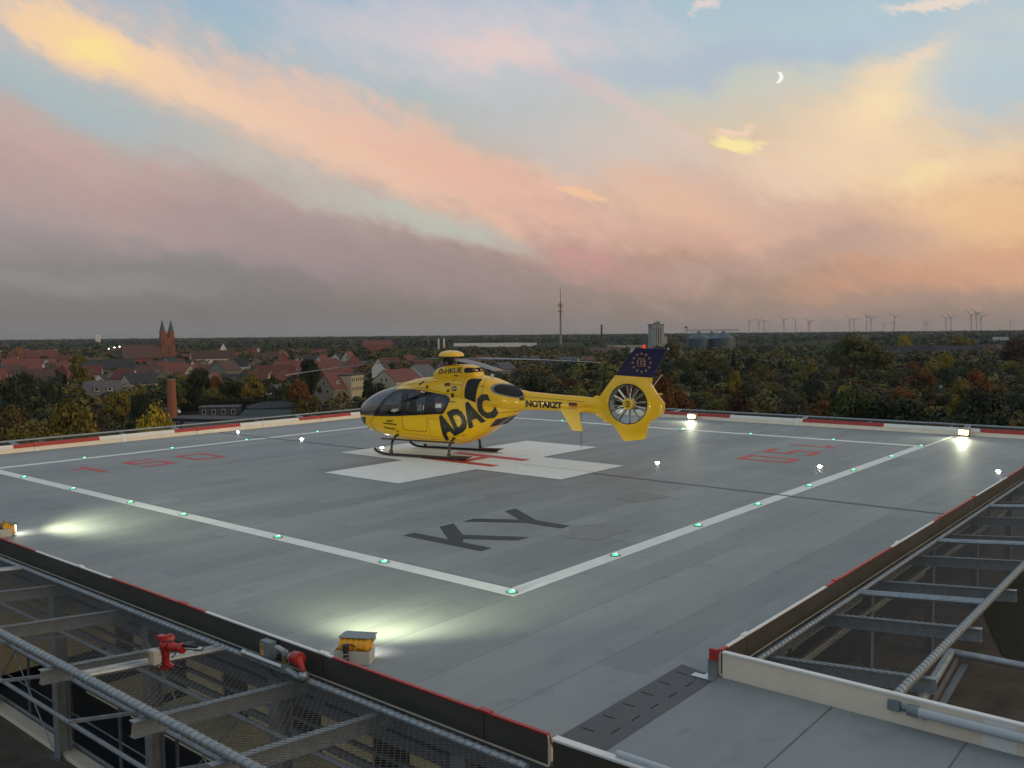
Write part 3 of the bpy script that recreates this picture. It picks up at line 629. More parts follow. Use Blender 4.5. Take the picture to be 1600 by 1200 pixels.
for p, lab in (((9.8, 18.2), 'white deck lamp just inside the far left line, left of the nose'), ((9.8, 22.3), 'white deck lamp outside the far left line by the barrier'),
               ((12.3, 4.85), 'white deck lamp on the grey deck right of the white cross'), ((14.35, .9), 'white deck lamp just inside the near right line'),
               ((16.25, -3.15), 'white deck lamp beside the right hand barrier'), ((9.83, 13.9), 'white deck lamp under the front of the near skid')):
    if proto is None: proto = white_light(); o = proto
    else: o = copy_tree(proto)
    o.location = (*p, .01); o['label'] = lab
def flood(loc, rz, label, power, seen):
    r = empty('floodlight', loc, rz, label, 'floodlight', 'yellow floodlights at the deck edge')
    # local +X is the beam direction
    r.scale = (.9, .9, .9)
    q = MB(); q.cyl((0, -.19, .20), (0, .19, .20), .095, n=20)
    for k in range(6): q.cyl((0, -.175 + k * .07, .20), (0, -.155 + k * .07, .20), .105, n=20)
    q.box((.07, 0, .17), (.12, .40, .22)); q.build('housing', M['yellow_box'], r, True)
    q = MB(); q.box((.137, 0, .17), (.01, .34, .15)); q.build('lamp_glass', M['emw'], r)
    q = MB(); q.bar((-.06, 0, .312), (.24, 0, .295), .44, .008); q.box((.10, .215, .27), (.14, .008, .07)); q.box((.10, -.215, .27), (.14, .008, .07)); q.build('visor', M['greybox'], r)
    q = MB(); q.box((-.16, 0, .09), (.008, .48, .17)); q.box((-.05, .235, .09), (.22, .01, .17)); q.box((-.05, -.235, .09), (.22, .01, .17)); q.build('bracket', M['whitebox'], r)
    q = MB(); q.cyl((-.2, .06, .02), (-.2, .06, .22), .035, n=14); q.cyl((-.2, .06, .20), (-.2, .06, .27), .045, n=14); q.build('cable_gland', M['rubber'], r, True)
    q = MB(); q.tube([(-.2, .06, .25), (-.15, .02, .26), (-.08, -.04, .2), (-.1, -.12, .16)], .009, 6); q.build('cable', M['rubber'], r)
    q = MB(); q.cyl((-.2, .06, .10), (-.2, .06, .112), .04, n=14); q.cyl((-.2, .06, .15), (-.2, .06, .162), .04, n=14); q.build('hose_clamp', M['steel'], r)
    l = bpy.data.lights.new('flood_lamp', 'SPOT'); l.energy = power; l.spot_size = R_(142); l.spot_blend = .8; l.shadow_soft_size = .06; l.color = (.97, 1, .66)
    lo = bpy.data.objects.new('flood_lamp', l); COL.objects.link(lo); lo.parent = r; lo.location = (.2, 0, .175)
    lo.rotation_euler = (0, R_(-90 + 3.5), 0); lo.scale = (.105, 1, 1)
    return r
flood((-3.2, -.30, 0), R_(30), 'yellow floodlight with grey visor behind the red capping, near left edge', 1150, False)
flood((-3.1, 10.15, 0), R_(-16), 'yellow floodlight cut by the left picture edge', 1250, False)
flood((24.45, 10.3, 0), R_(180), 'lit floodlight at the far barrier, just right of the tail', 330, True)
flood((24.45, -.45, 0), R_(170), 'lit floodlight at the far barrier near the right corner', 380, True)

# ------------------------------------------------------------------ fire monitor, valve, boxes at the near left edge
def text_mesh(txt, w, h, bold=0., name='lettering'):
    cu = bpy.data.curves.new('t', 'FONT'); cu.body = txt; cu.offset = bold; cu.resolution_u = 3
    o = bpy.data.objects.new('t', cu); COL.objects.link(o); dg = bpy.context.evaluated_depsgraph_get(); me = o.to_mesh() if False else bpy.data.meshes.new_from_object(o.evaluated_get(dg))
    bpy.data.objects.remove(o)
    bm = bmesh.new(); bm.from_mesh(me); bpy.data.meshes.remove(me)
    xs = [v.co.x for v in bm.verts]; ys = [v.co.y for v in bm.verts]
    x0, x1, y0, y1 = min(xs), max(xs), min(ys), max(ys)
    for v in bm.verts: v.co = Vector(((v.co.x - x0) / (x1 - x0) * w, (v.co.y - y0) / (y1 - y0) * h, 0))
    return bm
mo = empty('fire_monitor', (-4.86, .98, .11), R_(0), 'red remote fire monitor with pale control box, standing on the near left net', 'fire monitor'); mo.scale = (.78, .78, .78)
q = MB(); q.cyl((0, 0, -.02), (0, 0, .02), .11, n=20); q.cyl((0, 0, .02), (0, 0, .05), .085, n=20); q.build('flange', M['red'], mo, True)
q = MB(); q.cyl((0, 0, .05), (0, 0, .30), .055, n=14); q.sph((0, 0, .32), .085); q.cyl((0, -.02, .31), (.16, .12, .36), .07, .06, n=14); q.build('riser', M['red'], mo, True)
q = MB(); q.cyl((.02, -.1, .32), (.1, -.28, .31), .065, .05, n=14); q.cyl((.09, -.26, .31), (.11, -.31, .31), .075, n=16); q.build('elbow', M['red'], mo, True)
q = MB(); q.box((-.02, .05, .42), (.10, .16, .07)); q.box((.02, -.02, .45), (.16, .06, .035)); q.build('drive_housing', M['red'], mo, bevel=.01)
q = MB(); q.cyl((.11, -.31, .315), (.19, -.50, .325), .022, n=12); q.cyl((.18, -.47, .323), (.235, -.60, .33), .034, .03, n=14); q.build('nozzle', M['steel'], mo, True)
q = MB(); q.box((.15, -.42, .36), (.05, .24, .03), Matrix.Rotation(.4, 3, 'Z')); q.build('sensor_bar', M['rubber'], mo)
q = MB(); q.box((-.17, .0, .20), (.11, .17, .20)); q.build('control_box', M['whitebox'], mo, bevel=.006)
q = MB(); q.box((-.2285, .045, .20), (.004, .055, .15)); q.build('warning_label', M['ylabel'], mo)
bm = text_mesh('1', .022, .07, .02); bmesh.ops.transform(bm, matrix=Matrix.Translation((-.2320, .057, .185)) @ Matrix.Rotation(R_(-90), 4, 'Z') @ Matrix.Rotation(R_(90), 4, 'X'), verts=bm.verts); q = MB(); q.bm = bm; q.build('number', M['blackp'], mo)
q = MB(); pts = [Vector((-.12, -.06, .12)), Vector((-.05, -.16, .05)), Vector((.02, -.24, -.02))] + [Vector((.05 + .13 * math.cos(a), -.30 + .09 * math.sin(a), -.0)) for a in np.linspace(2.2, 8.0, 14)]; q.tube(pts, .011, 6)
pts = [Vector((-.04 + .17 * math.cos(a) * .9, -.12 + .02 * math.sin(a), .28 + .13 * math.sin(a))) for a in np.linspace(-1.2, 1.9, 10)]; q.tube(pts, .009, 6); q.build('cable', M['rubber'], mo)
eb = empty('junction_box', (-3.90, .42, .17), 0, 'grey box with yellow sticker hung on the nearest barrier plate', 'box')
q = MB(); q.box((0, 0, 0), (.11, .2, .2)); q.build('housing', M['greybox'], eb, bevel=.008)
q = MB(); q.box((-.0565, .04, .0), (.003, .05, .14)); q.build('sticker', M['ylabel'], eb)
bm = text_mesh('1', .02, .06, .02); bmesh.ops.transform(bm, matrix=Matrix.Translation((-.0590, .048, .0)) @ Matrix.Rotation(R_(-90), 4, 'Z') @ Matrix.Rotation(R_(90), 4, 'X'), verts=bm.verts); q = MB(); q.bm = bm; q.build('number', M['blackp'], eb)
q = MB()
for k in range(3): q.tube([(-.02, -.03 + k * .03, -.1), (-.03, -.05 + k * .03, -.2), (.02, -.12 + k * .03, -.3), (.02, -.35, -.33)], .008, 6)
q.build('cable', M['rubber'], eb)
vp = empty('valve_pipe', (-4.02, .75, .09), 0, 'galvanised pipe with brass valve and red cap beside the nearest barrier', 'pipe')
q = MB(); q.cyl((0, 0, 0), (.0, -0.85, .0), .032, n=12); q.cyl((0, 0, 0), (0, -.07, 0), .04, n=12); q.build('pipe', M['steel'], vp, True)
q = MB(); q.cyl((0, -0.82, -.03), (0, -0.82, .06), .045, n=12); q.cyl((0, -0.82, .16), (0, -0.82, .2), .04, n=12); q.cyl((0, -0.82, .19), (.0, -0.68, .21), .032, n=12); q.cyl((0, -0.68, .22), (0, -0.66, .14), .035, n=12); q.cyl((0, -0.85, 0), (0, -1.10, -.04), .035, n=12); q.sph((0, -1.15, .0), .06); q.cyl((0, -0.93, .16), (0, -0.98, .16), .055, n=12); q.build('elbow', M['galv'], vp, True)
q = MB(); q.cyl((0, -0.82, .06), (0, -0.82, .17), .034, n=12); q.build('valve', M['brass'], vp, True)
q = MB(); q.cyl((0, -0.98, .17), (0, -1.10, .17), .07, .075, n=10); q.cyl((0, -1.06, .17), (-.01, -1.17, .06), .055, .03, n=10); q.build('cap', M['red'], vp, True)

# ------------------------------------------------------------------ the helicopter (local: x = towards the tail, y = far side, z up; near side is y < 0)
HD = R_(13.0)
heli = empty('rescue_helicopter', (10.08, 11.56, .012), math.atan2(-math.cos(HD), math.sin(HD)), 'yellow rescue helicopter with black lettering parked on the white cross', 'helicopter')
def itp(x, xs, ys): return float(np.interp(x, xs, ys))
def smooth_tab(xs, ys, n=90):
    xs = np.array(xs, float); ys = np.array(ys, float); m = np.gradient(ys, xs)
    X = np.linspace(xs[0], xs[-1], n); out = []
    for x in X:
        i = min(max(np.searchsorted(xs, x) - 1, 0), len(xs) - 2); h = xs[i + 1] - xs[i]; t = (x - xs[i]) / h
        out.append((2*t**3-3*t**2+1)*ys[i] + (t**3-2*t**2+t)*h*m[i] + (-2*t**3+3*t**2)*ys[i+1] + (t**3-t**2)*h*m[i+1])
    return X, np.array(out)
class Loft:
    def __init__(s, xs, bot, top, wid, p, n=90):
        s.X, s.b = smooth_tab(xs, bot, n); _, s.t = smooth_tab(xs, top, n); _, s.w = smooth_tab(xs, wid, n); s.w = np.maximum(s.w, .012)
        s.p = p
    def par(s, x):
        x = min(max(x, s.X[0]), s.X[-1])
        return x, itp(x, s.X, s.b), itp(x, s.X, s.t), itp(x, s.X, s.w)
    def y(s, x, z):
        x2, b, t, w = s.par(x); zc = (b + t) / 2 - (t - b) * .06; h = (t - zc) if z > zc else (zc - b)
        q = abs((z - zc) / h) if h > 0 else 1
        if q >= 1: return 0.
        return w * (1 - q ** s.p) ** (1 / s.p)
    def build(s, name, m, parent, nseg=44):
        b_ = MB(); rings = []
        for i, x in enumerate(s.X):
            b, t, w = s.b[i], s.t[i], s.w[i]; zc = (b + t) / 2 - (t - b) * .06; r = []
            for k in range(nseg):
                a = 2 * math.pi * k / nseg; ca, sa = math.cos(a), math.sin(a)
                h = (t - zc) if sa > 0 else (zc - b)
                r.append(b_.bm.verts.new((x, w * math.copysign(abs(ca) ** (2 / s.p), ca), zc + h * math.copysign(abs(sa) ** (2 / s.p), sa))))
            rings.append(r)
        for A, B in zip(rings[:-1], rings[1:]):
            for k in range(nseg): b_.bm.faces.new((A[k], A[(k + 1) % nseg], B[(k + 1) % nseg], B[k]))
        b_.bm.faces.new(rings[0]); b_.bm.faces.new(rings[-1][::-1])
        return b_.build(name, m, parent, True)
pod = Loft([-2.87, -2.82, -2.74, -2.57, -2.24, -1.9, -1.44, -1., -.5, 0, .5, 1., 1.4, 1.8, 2.3, 2.75, 3.08],
           [1.20, 1.09, .98, .82, .67, .57, .48, .43, .40, .38, .365, .375, .48, .67, .98, 1.28, 1.50],
           [1.29, 1.42, 1.53, 1.66, 1.86, 2.0, 2.12, 2.19, 2.22, 2.23, 2.22, 2.2, 2.16, 2.12, 2.08, 2.04, 2.03],
           [.05, .20, .32, .46, .60, .68, .745, .775, .785, .79, .79, .78, .74, .66, .49, .31, .21], 2.7)
cowl = Loft([-1.35, -1.13, -.8, -.52, -.04, .5, 1., 1.56, 2.08, 2.58, 2.99, 3.22],
            [1.95, 1.8, 1.7, 1.6, 1.55, 1.5, 1.5, 1.5, 1.45, 1.45, 1.48, 1.5],
            [2.13, 2.25, 2.34, 2.40, 2.46, 2.49, 2.51, 2.52, 2.44, 2.27, 2.10, 2.06],
            [.06, .28, .42, .52, .60, .64, .66, .66, .62, .50, .30, .21], 2.5)
mast = Loft([-.02, .06, .16, .35, .56, 1.0, 1.3, 1.42, 1.56, 1.66], [2.30, 2.3, 2.3, 2.3, 2.3, 2.3, 2.3, 2.3, 2.3, 2.3],
            [2.5, 2.62, 2.70, 2.77, 2.82, 2.845, 2.83, 2.81, 2.68, 2.52], [.16, .28, .36, .42, .44, .43, .40, .37, .30, .2], 3.2)
boom = Loft([3.0, 3.18, 4.2, 5.44, 5.7], [1.47, 1.485, 1.49, 1.45, 1.44], [2.07, 2.055, 1.985, 1.90, 1.86], [.215, .2, .165, .12, .09], 2.3)
fus = pod.build('fuselage', M['yellow'], heli)
cow = cowl.build('engine_cowling', M['yellow'], heli)
mst = mast.build('mast_fairing', M['yellow'], heli)
bom = boom.build('tail_boom', M['yellow'], heli, 32)
def ysurf(x, z): return max(pod.y(x, z), cowl.y(x, z), mast.y(x, z) if x > -.02 and x < 1.66 else 0, boom.y(x, z) if x > 3.0 else 0)
def poly_bm(poly):
    bm = bmesh.new(); f = bm.faces.new([bm.verts.new((x, 0, z)) for x, z in poly]); return bm
def grid_cut(bm, st):
    xs = [v.co.x for v in bm.verts]; zs = [v.co.z for v in bm.verts]
    for ax, lo, hi in ((0, min(xs), max(xs)), (2, min(zs), max(zs))):
        k = math.floor(lo / st) + 1
        while k * st < hi:
            co_ = Vector((0, 0, 0)); co_[ax] = k * st; no = Vector((0, 0, 0)); no[ax] = 1
            bmesh.ops.bisect_plane(bm, geom=bm.verts[:] + bm.edges[:] + bm.faces[:], plane_co=co_, plane_no=no, dist=1e-5); k += 1
def ztop(x):
    t = pod.par(x)[2]
    if x > -1.35 and x < 3.22: t = max(t, cowl.par(x)[2])
    return t
def patch(name, bm_or_poly, m, parent, off=.006, sides=(-1,), st=.05, yf=None, label=None, ridge=False):
    bm = poly_bm(bm_or_poly) if isinstance(bm_or_poly, list) else bm_or_poly
    bmesh.ops.triangulate(bm, faces=bm.faces[:]); grid_cut(bm, st)
    yf = yf or ysurf
    base = [(v.index, v.co.copy()) for v in bm.verts]
    bm.verts.index_update()
    b_ = MB()
    for sd in sides:
        mp_ = {}
        for v in bm.verts:
            x, z = v.co.x, v.co.z
            if ridge: x = max(x, pod.X[0] + .001); z = min(z, ztop(x)); z = max(z, pod.par(x)[1])
            e = .02; y = yf(x, z)
            dyx = (yf(x + e, z) - yf(x - e, z)) / (2 * e); dyz = (yf(x, z + e) - yf(x, z - e)) / (2 * e)
            nx, ny, nz = -max(min(dyx, 3), -3), 1., -max(min(dyz, 3), -3)
            if ridge and z >= ztop(x) - .004: nx, ny, nz = -.5, 0, 1
            l_ = math.sqrt(nx * nx + ny * ny + nz * nz)
            mp_[v] = b_.bm.verts.new((x + off * nx / l_, sd * (y + off * ny / l_), z + off * nz / l_))
        for f in bm.faces:
            vv = [mp_[v] for v in f.verts]
            try: b_.bm.faces.new(vv)
            except ValueError: pass
    bm.free()
    me_faces = b_.bm.faces[:]
    bmesh.ops.recalc_face_normals(b_.bm, faces=me_faces)
    me = bpy.data.meshes.new(name); b_.bm.to_mesh(me); b_.bm.free(); me.materials.append(m); me.shade_smooth()
    o = link(name, me, parent)
    if label: o['label'] = label
    return o
def roundpoly(pts, r=.05, n=4):
    out = []; k = len(pts)
    for i in range(k):
        p = Vector(pts[i]); a = Vector(pts[i - 1]); b = Vector(pts[(i + 1) % k])
        da = (a - p); db_ = (b - p); rr = min(r, da.length * .45, db_.length * .45); A = p + da.normalized() * rr; B = p + db_.normalized() * rr
        for j in range(n + 1):
            t = j / n; q_ = A * (1 - t) ** 2 + p * 2 * t * (1 - t) + B * t * t; out.append((q_.x, q_.y))
    return out
BS = (-1, 1)
# nose canopy glass wraps over the ridge; a finer grid near the ridge
canopy = [(-2.95, 1.19), (-2.5, 1.20), (-1.97, 1.205), (-1.86, 1.38), (-1.60, 1.70), (-1.40, 1.88), (-1.22, 2.02), (-1.30, 2.3), (-2.95, 2.3)]
patch('windscreen', canopy, M['canopy'], heli, .008, BS, .03, pod.y, ridge=True)
fr = patch('window_frame', roundpoly([(-1.97, 1.195), (-1.86, 1.38), (-1.60, 1.70), (-1.40, 1.88), (-1.16, 2.045), (-.9, 2.075), (-.5, 2.07), (0, 2.03), (.42, 1.97), (.74, 1.935), (.93, 1.83), (.86, 1.58), (.72, 1.355), (.5, 1.345), (-.1, 1.30), (-.95, 1.235)], .05), M['frame'], heli, .012, BS, .04, pod.y)
for nm, pl_ in (('window', [(-1.72, 1.28), (-1.56, 1.53), (-1.38, 1.75), (-1.18, 1.90), (-.86, 1.98), (-.81, 1.93), (-.83, 1.30)]),
                ('window', [(-.70, 1.95), (-.3, 1.955), (.06, 1.93), (.09, 1.8), (.06, 1.385), (-.3, 1.355), (-.70, 1.345)]),
                ('window', [(.41, 1.87), (.70, 1.85), (.86, 1.77), (.80, 1.62), (.64, 1.42), (.41, 1.415)])):
    patch(nm, roundpoly(pl_, .06), M['glass'], heli, .018, (1,), .05, pod.y)
    w_ = patch(nm, roundpoly(pl_, .06), M['glass'], heli, .018, (-1,), .05, pod.y)
    if pl_[0][0] == -1.72: patch('window_bar', [(-1.55, 1.545), (-.83, 1.60), (-.83, 1.575), (-1.57, 1.52)], M['frame'], w_, .022, BS, .05, pod.y); patch('lit_interior_patch', roundpoly([(-1.22, 1.38), (-1.15, 1.45), (-.95, 1.475), (-.90, 1.45), (-.93, 1.40), (-1.1, 1.35)], .02), M['whitebox'], w_, .021, (-1,), .05, pod.y)  # pale grey shape paints the lit interior onto the opaque front window
    if pl_[0][0] == -.70: patch('seat_back', roundpoly([(-.52, 1.38), (-.50, 1.72), (-.40, 1.78), (-.28, 1.74), (-.26, 1.38)], .04), M['skid'], w_, .021, (-1,), .05, pod.y); patch('cabin_wall', [(-.2, 1.42), (-.2, 1.62), (-.04, 1.62), (-.04, 1.42)], M['galv_dark'], w_, .0205, (-1,), .05, pod.y)
    if pl_[0][0] == -.70: patch('curtain', [(-.68, 1.37), (-.66, 1.93), (-.60, 1.92), (-.64, 1.37)], M['moss'], w_, .021, (-1,), .05, pod.y); patch('release_handle', [(0.01, 1.46), (.01, 1.60), (.035, 1.6), (.035, 1.46)], M['white_cap'], w_, .022, (-1,), .05, pod.y)
    if pl_[0][0] == .41:
        patch('painted_view_red', [(.46, 1.66), (.66, 1.67), (.66, 1.71), (.46, 1.70)], M['red'], w_, .022, (-1,), .05, pod.y); patch('painted_view_white', [(.45, 1.54), (.66, 1.545), (.66, 1.66), (.45, 1.655)], M['white_cap'], w_, .022, (-1,), .05, pod.y)  # barrier seen through and pale reflection, painted as colour on the opaque glass
patch('door_sticker', [(-.34, 1.985), (-.22, 1.98), (-.24, 2.02), (-.32, 2.02)], M['red'], fr, .016, (-1,), .05, pod.y)
patch('door_sticker', [(-.20, 1.985), (-.03, 1.972), (-.03, 1.995), (-.20, 2.01)], M['white_cap'], fr, .016, (-1,), .05, pod.y)
# cowl details
patch('air_intake', [(1.45, 2.36), (1.53, 2.43), (1.88, 2.42), (1.82, 2.24), (1.77, 1.72), (1.41, 1.86), (1.42, 2.1)], M['exh'], cow, .012, BS, .04)
ex = roundpoly([(2.21, 2.17), (2.33, 2.29), (2.5, 2.29), (2.75, 2.22), (3.0, 2.11), (3.17, 2.0), (3.18, 1.90), (3.05, 1.86), (2.85, 1.88), (2.6, 1.95), (2.35, 2.02)], .08)
patch('soot_stain', roundpoly([(3.0, 2.06), (3.19, 1.98), (3.2, 1.8), (3.08, 1.78)], .04), M['panelline'], cow, .005, BS, .04)
patch('exhaust_rim', ex, M['duct'], cow, .010, BS, .04)
cxm = sum(p[0] for p in ex) / len(ex); czm = sum(p[1] for p in ex) / len(ex)
patch('exhaust', [(cxm + .03 + (x - cxm) * .88, czm + (z - czm) * .84) for x, z in ex], M['exh'], cow, .016, BS, .04)
patch('grille', roundpoly([(1.24, 2.70), (1.31, 2.76), (1.56, 2.75), (1.61, 2.62), (1.28, 2.60)], .03), M['exh'], mst, .008, BS, .04, mast.y)
patch('rear_window', roundpoly([(2.12, .98), (2.36, 1.22), (2.86, 1.335), (2.50, 1.05)], .04), M['glass'], fus, .008, BS, .03, pod.y)
patch('nose_lamp', roundpoly([(-2.72, 1.13), (-2.32, 1.13), (-2.40, .93), (-2.5, .86)], .03), M['glass'], fus, .008, BS, .04, pod.y)
for p in ([(.66, 2.20), (.88, 2.20), (.88, 2.30), (.66, 2.30)], ): patch('vent', roundpoly(p, .04), M['panelline'], cow, .006, BS, .05)
for p in ([(-.02, 2.12), (.07, 2.12), (.05, 2.21), (0, 2.21)], [(.78, 2.02), (.86, 2.02), (.86, 2.1), (.80, 2.1)], [(.92, 1.87), (1.04, 1.85), (1.04, 1.99), (.98, 2.0)], [(.86, 1.73), (1.12, 1.71), (1.12, 1.735), (.86, 1.755)], [(-.33, 2.22), (-.28, 2.20), (-.14, 2.31), (-.16, 2.34), (-.2, 2.32)], [(.9, 2.50), (1.06, 2.50), (1.04, 2.53), (.92, 2.53)]):
    patch('scoop', p, M['exh'], cow, .010, BS, .05)
patch('badge', roundpoly([(.98, 2.06), (1.13, 2.06), (1.13, 2.2), (.98, 2.2)], .07), M['blue'], cow, .012, (-1,), .04)
patch('badge_stripe', [(1.0, 2.12), (1.12, 2.12), (1.12, 2.145), (1.0, 2.145)], M['white_cap'], cow, .016, (-1,), .05)
def seam(parent, pts, w=.008, yf=None, off=.004):
    bm = bmesh.new()
    for (a, b), (c2, d) in zip(pts[:-1], pts[1:]):
        dv = Vector((c2 - a, d - b)); ln_ = dv.length; nv = Vector((-dv.y, dv.x)) / ln_ * w
        bm.faces.new([bm.verts.new((x, 0, z)) for x, z in ((a + nv.x, b + nv.y), (c2 + nv.x, d + nv.y), (c2 - nv.x, d - nv.y), (a - nv.x, b - nv.y))])
    patch('panel_seam', bm, M['panelline'], parent, off, BS, .06, yf)
seam(fus, [(-.78, 1.24), (-.79, .86), (-.7, .8), (.05, .78), (.12, .86), (.14, 1.27)]); seam(fus, [(.2, 1.2), (.2, .45)], .004); seam(fus, [(1.3, 1.35), (1.35, .55)], .004); seam(fus, [(-.8, .7), (.6, .62), (1.5, .74)], .004); seam(cow, [(-.9, 2.2), (.2, 2.32), (1.2, 2.38)], .004)
seam(fus, [(-1.95, 1.18), (-2.1, 1.0), (-2.0, .7)]); seam(fus, [(.2, 1.2), (1.0, 1.17), (1.7, 1.20)], .004); seam(fus, [(2.2, 1.40), (3.05, 1.47)], .005)
seam(cow, [(-.4, 2.14), (.5, 2.02), (.95, 1.93), (1.3, 1.88)], .005); seam(cow, [(.95, 2.42), (.94, 1.95)], .005); seam(cow, [(1.32, 2.45), (1.32, 1.86)], .005); seam(cow, [(2.0, 2.42), (2.0, 1.5)], .005); seam(cow, [(.96, 2.25), (1.32, 2.25)], .004); seam(cow, [(1.85, 2.22), (2.1, 2.2)], .004)
seam(bom, [(3.22, 2.04), (3.22, 1.5)], .008, boom.y); seam(bom, [(3.25, 1.90), (5.1, 1.80)], .005, boom.y); seam(bom, [(4.95, 1.64), (5.15, 1.61), (5.3, 1.62)], .01, boom.y)
# handle, belly stripe, small lights
q = MB(); q.bar((-.1, -.80, 1.265), (.14, -.80, 1.27), .015, .025); q.bar((.14, -.8, 1.27), (.32, -.8, 1.265), .01, .04); q.build('door_rail', M['yellow'], fus)
q = MB(); q.cyl((-.75, -.02, 2.36), (-.75, -.02, 2.40), .02); q.build('antenna', M['white_cap'], cow)
q = MB(); q.prism([(-.06, -.01), (.06, -.01), (.04, .01), (-.05, .01)], 0, .12); bmesh.ops.translate(q.bm, verts=q.bm.verts[:], vec=(2.02, 0, 2.44)); q.build('antenna', M['white_cap'], cow)
q = MB(); q.box((.1, 0, .36), (1.1, .5, .06)); q.build('belly_fairing', M['whitebox'], fus)
q = MB(); q.sph((-2.35, -.3, .72), .03); q.sph((.55, -.5, .43), .03); q.build('belly_lamp', M['steel'], fus)
# lettering
def letters(name, txt, w, h, ang, org, m, parent, bold=.01, off=.010, yf=None, sides=(-1,), lab=None, shear=0):
    bm = text_mesh(txt, w, h, bold); ca, sa = math.cos(R_(ang)), math.sin(R_(ang))
    for v in bm.verts:
        x = v.co.x + shear * v.co.y; z = v.co.y; v.co = Vector((org[0] + x * ca - z * sa, 0, org[1] + x * sa + z * ca))
    return patch(name, bm, m, parent, off, sides, .05, yf, lab)
letters('lettering', 'ADAC', 1.97, .77, 25.5, (.70, .50), M['blackp'], fus, .055, .014, None)
letters('lettering', 'ADAC', .27, .075, 0, (-1.40, 1.035), M['blackp'], fus, .035)
letters('lettering', 'Luftrettung', .52, .085, -2, (-1.54, .945), M['blackp'], fus, .035)
letters('lettering', 'Christoph', .44, .085, -3, (-1.54, .80), M['blackp'], fus, .035)
letters('lettering', '39', .09, .06, 0, (-1.05, .72), M['blackp'], fus, .035)
letters('registration', 'D-HKUE', .80, .155, 4, (.38, 2.555), M['blackp'], mst, .028, .008, mast.y)
letters('lettering', 'NOTARZT', 1.16, .20, -1.5, (3.25, 1.60), M['blackp'], bom, .055, .008, boom.y)
for i, k in enumerate(('flagb', 'flagr', 'flagg')): patch('flag', [(4.62, 1.765 - i * .05), (4.88, 1.755 - i * .05), (4.88, 1.705 - i * .05), (4.62, 1.715 - i * .05)], M[k], bom, .008, (-1,), .06, boom.y)
# fin with ducted fan
FC = (6.43, 1.77); FR = .555
fin_out = [(5.30, 1.88), (5.52, 1.93), (6.02, 2.575), (6.56, 2.545), (7.10, 2.515), (7.07, 2.33), (7.24, 2.07), (7.46, 1.80), (7.45, 1.58), (7.28, 1.41), (7.04, 1.29), (6.99, 1.20), (6.90, .81), (6.83, .765), (6.29, .70), (6.22, .76), (5.99, 1.13), (5.69, 1.27), (5.36, 1.45)]
circ = [(FC[0] + FR * math.cos(a), FC[1] + FR * math.sin(a)) for a in np.linspace(0, 2 * math.pi, 49)[:-1]]
def thick(x, z):
    d = math.hypot(x - FC[0], z - FC[1]); t = max(0, min(1, (1.0 - d) / .42)); t = t * t * (3 - 2 * t); return .035 + .125 * t
bm = bmesh.new(); es = []
for lp in (fin_out, circ):
    vs = [bm.verts.new((x, 0, z)) for x, z in lp]; es += [bm.edges.new((vs[i], vs[(i + 1) % len(vs)])) for i in range(len(vs))]
bmesh.ops.triangle_fill(bm, edges=es, use_beauty=True)
for f in [f for f in bm.faces if math.hypot(f.calc_center_median().x - FC[0], f.calc_center_median().z - FC[1]) < FR * .97]: bm.faces.remove(f)
grid_cut(bm, .07)
b2 = bm.copy(); b_ = MB(); A = {}; B = {}
for v in bm.verts:
    t = thick(v.co.x, v.co.z); A[v] = b_.bm.verts.new((v.co.x, -t, v.co.z)); B[v] = b_.bm.verts.new((v.co.x, t, v.co.z))
for f in bm.faces: b_.bm.faces.new([A[v] for v in f.verts]); b_.bm.faces.new([B[v] for v in f.verts][::-1])
for e in bm.edges:
    if len(e.link_faces) == 1:
        mx_, mz_ = (e.verts[0].co.x + e.verts[1].co.x) / 2, (e.verts[0].co.z + e.verts[1].co.z) / 2
        if math.hypot(mx_ - FC[0], mz_ - FC[1]) > FR * 1.03: b_.bm.faces.new((A[e.verts[0]], A[e.verts[1]], B[e.verts[1]], B[e.verts[0]]))
fin = b_.build('tail_fin', M['yellow'], heli, True); bm.free(); b2.free()
q = MB(); n_ = 48
for k in range(n_):
    a0, a1 = 2 * math.pi * k / n_, 2 * math.pi * (k + 1) / n_
    q.face([(FC[0] + FR * math.cos(a0), -.165, FC[1] + FR * math.sin(a0)), (FC[0] + FR * math.cos(a1), -.165, FC[1] + FR * math.sin(a1)), (FC[0] + (FR - .02) * math.cos(a1), .16, FC[1] + (FR - .02) * math.sin(a1)), (FC[0] + (FR - .02) * math.cos(a0), .16, FC[1] + (FR - .02) * math.sin(a0))])
q.build('duct', M['duct'], fin, True)
q = MB()
for k in range(n_):
    a0, a1 = 2 * math.pi * k / n_, 2 * math.pi * (k + 1) / n_
    q.face([(FC[0] + r_ * math.cos(a), -.1645 - .002, FC[1] + r_ * math.sin(a)) for r_, a in ((FR - .004, a0), (FR - .004, a1), (FR + .022, a1), (FR + .022, a0))])
q.build('duct_seal', M['frame'], fin)
q = MB()
fx = lambda r_, a, y: (FC[0] + r_ * math.cos(a), y, FC[1] + r_ * math.sin(a))
for k in range(10):
    a = R_(14 + 36 * k + (6 if k % 2 else -5)); q.bar(fx(.14, a, -.04), fx(FR - .03, a, -.03), .065, .02)
fb = q.build('fan_blade', M['steel'], heli); fb['kind'] = 'part'; del fb['kind']
q = MB()
for k in range(11): a = R_(5 + 360 / 11 * k); q.bar(fx(.12, a, .1), fx(FR - .02, a, .1), .02, .05)
q.build('stator', M['duct'], heli)
q = MB(); q.cyl((FC[0], -.15, FC[1]), (FC[0], .08, FC[1]), .155, .165, n=28); q.cyl((FC[0], -.17, FC[1]), (FC[0], -.15, FC[1]), .12, .155, n=28); q.build('fan_hub', M['yellow'], heli, True)
q = MB()
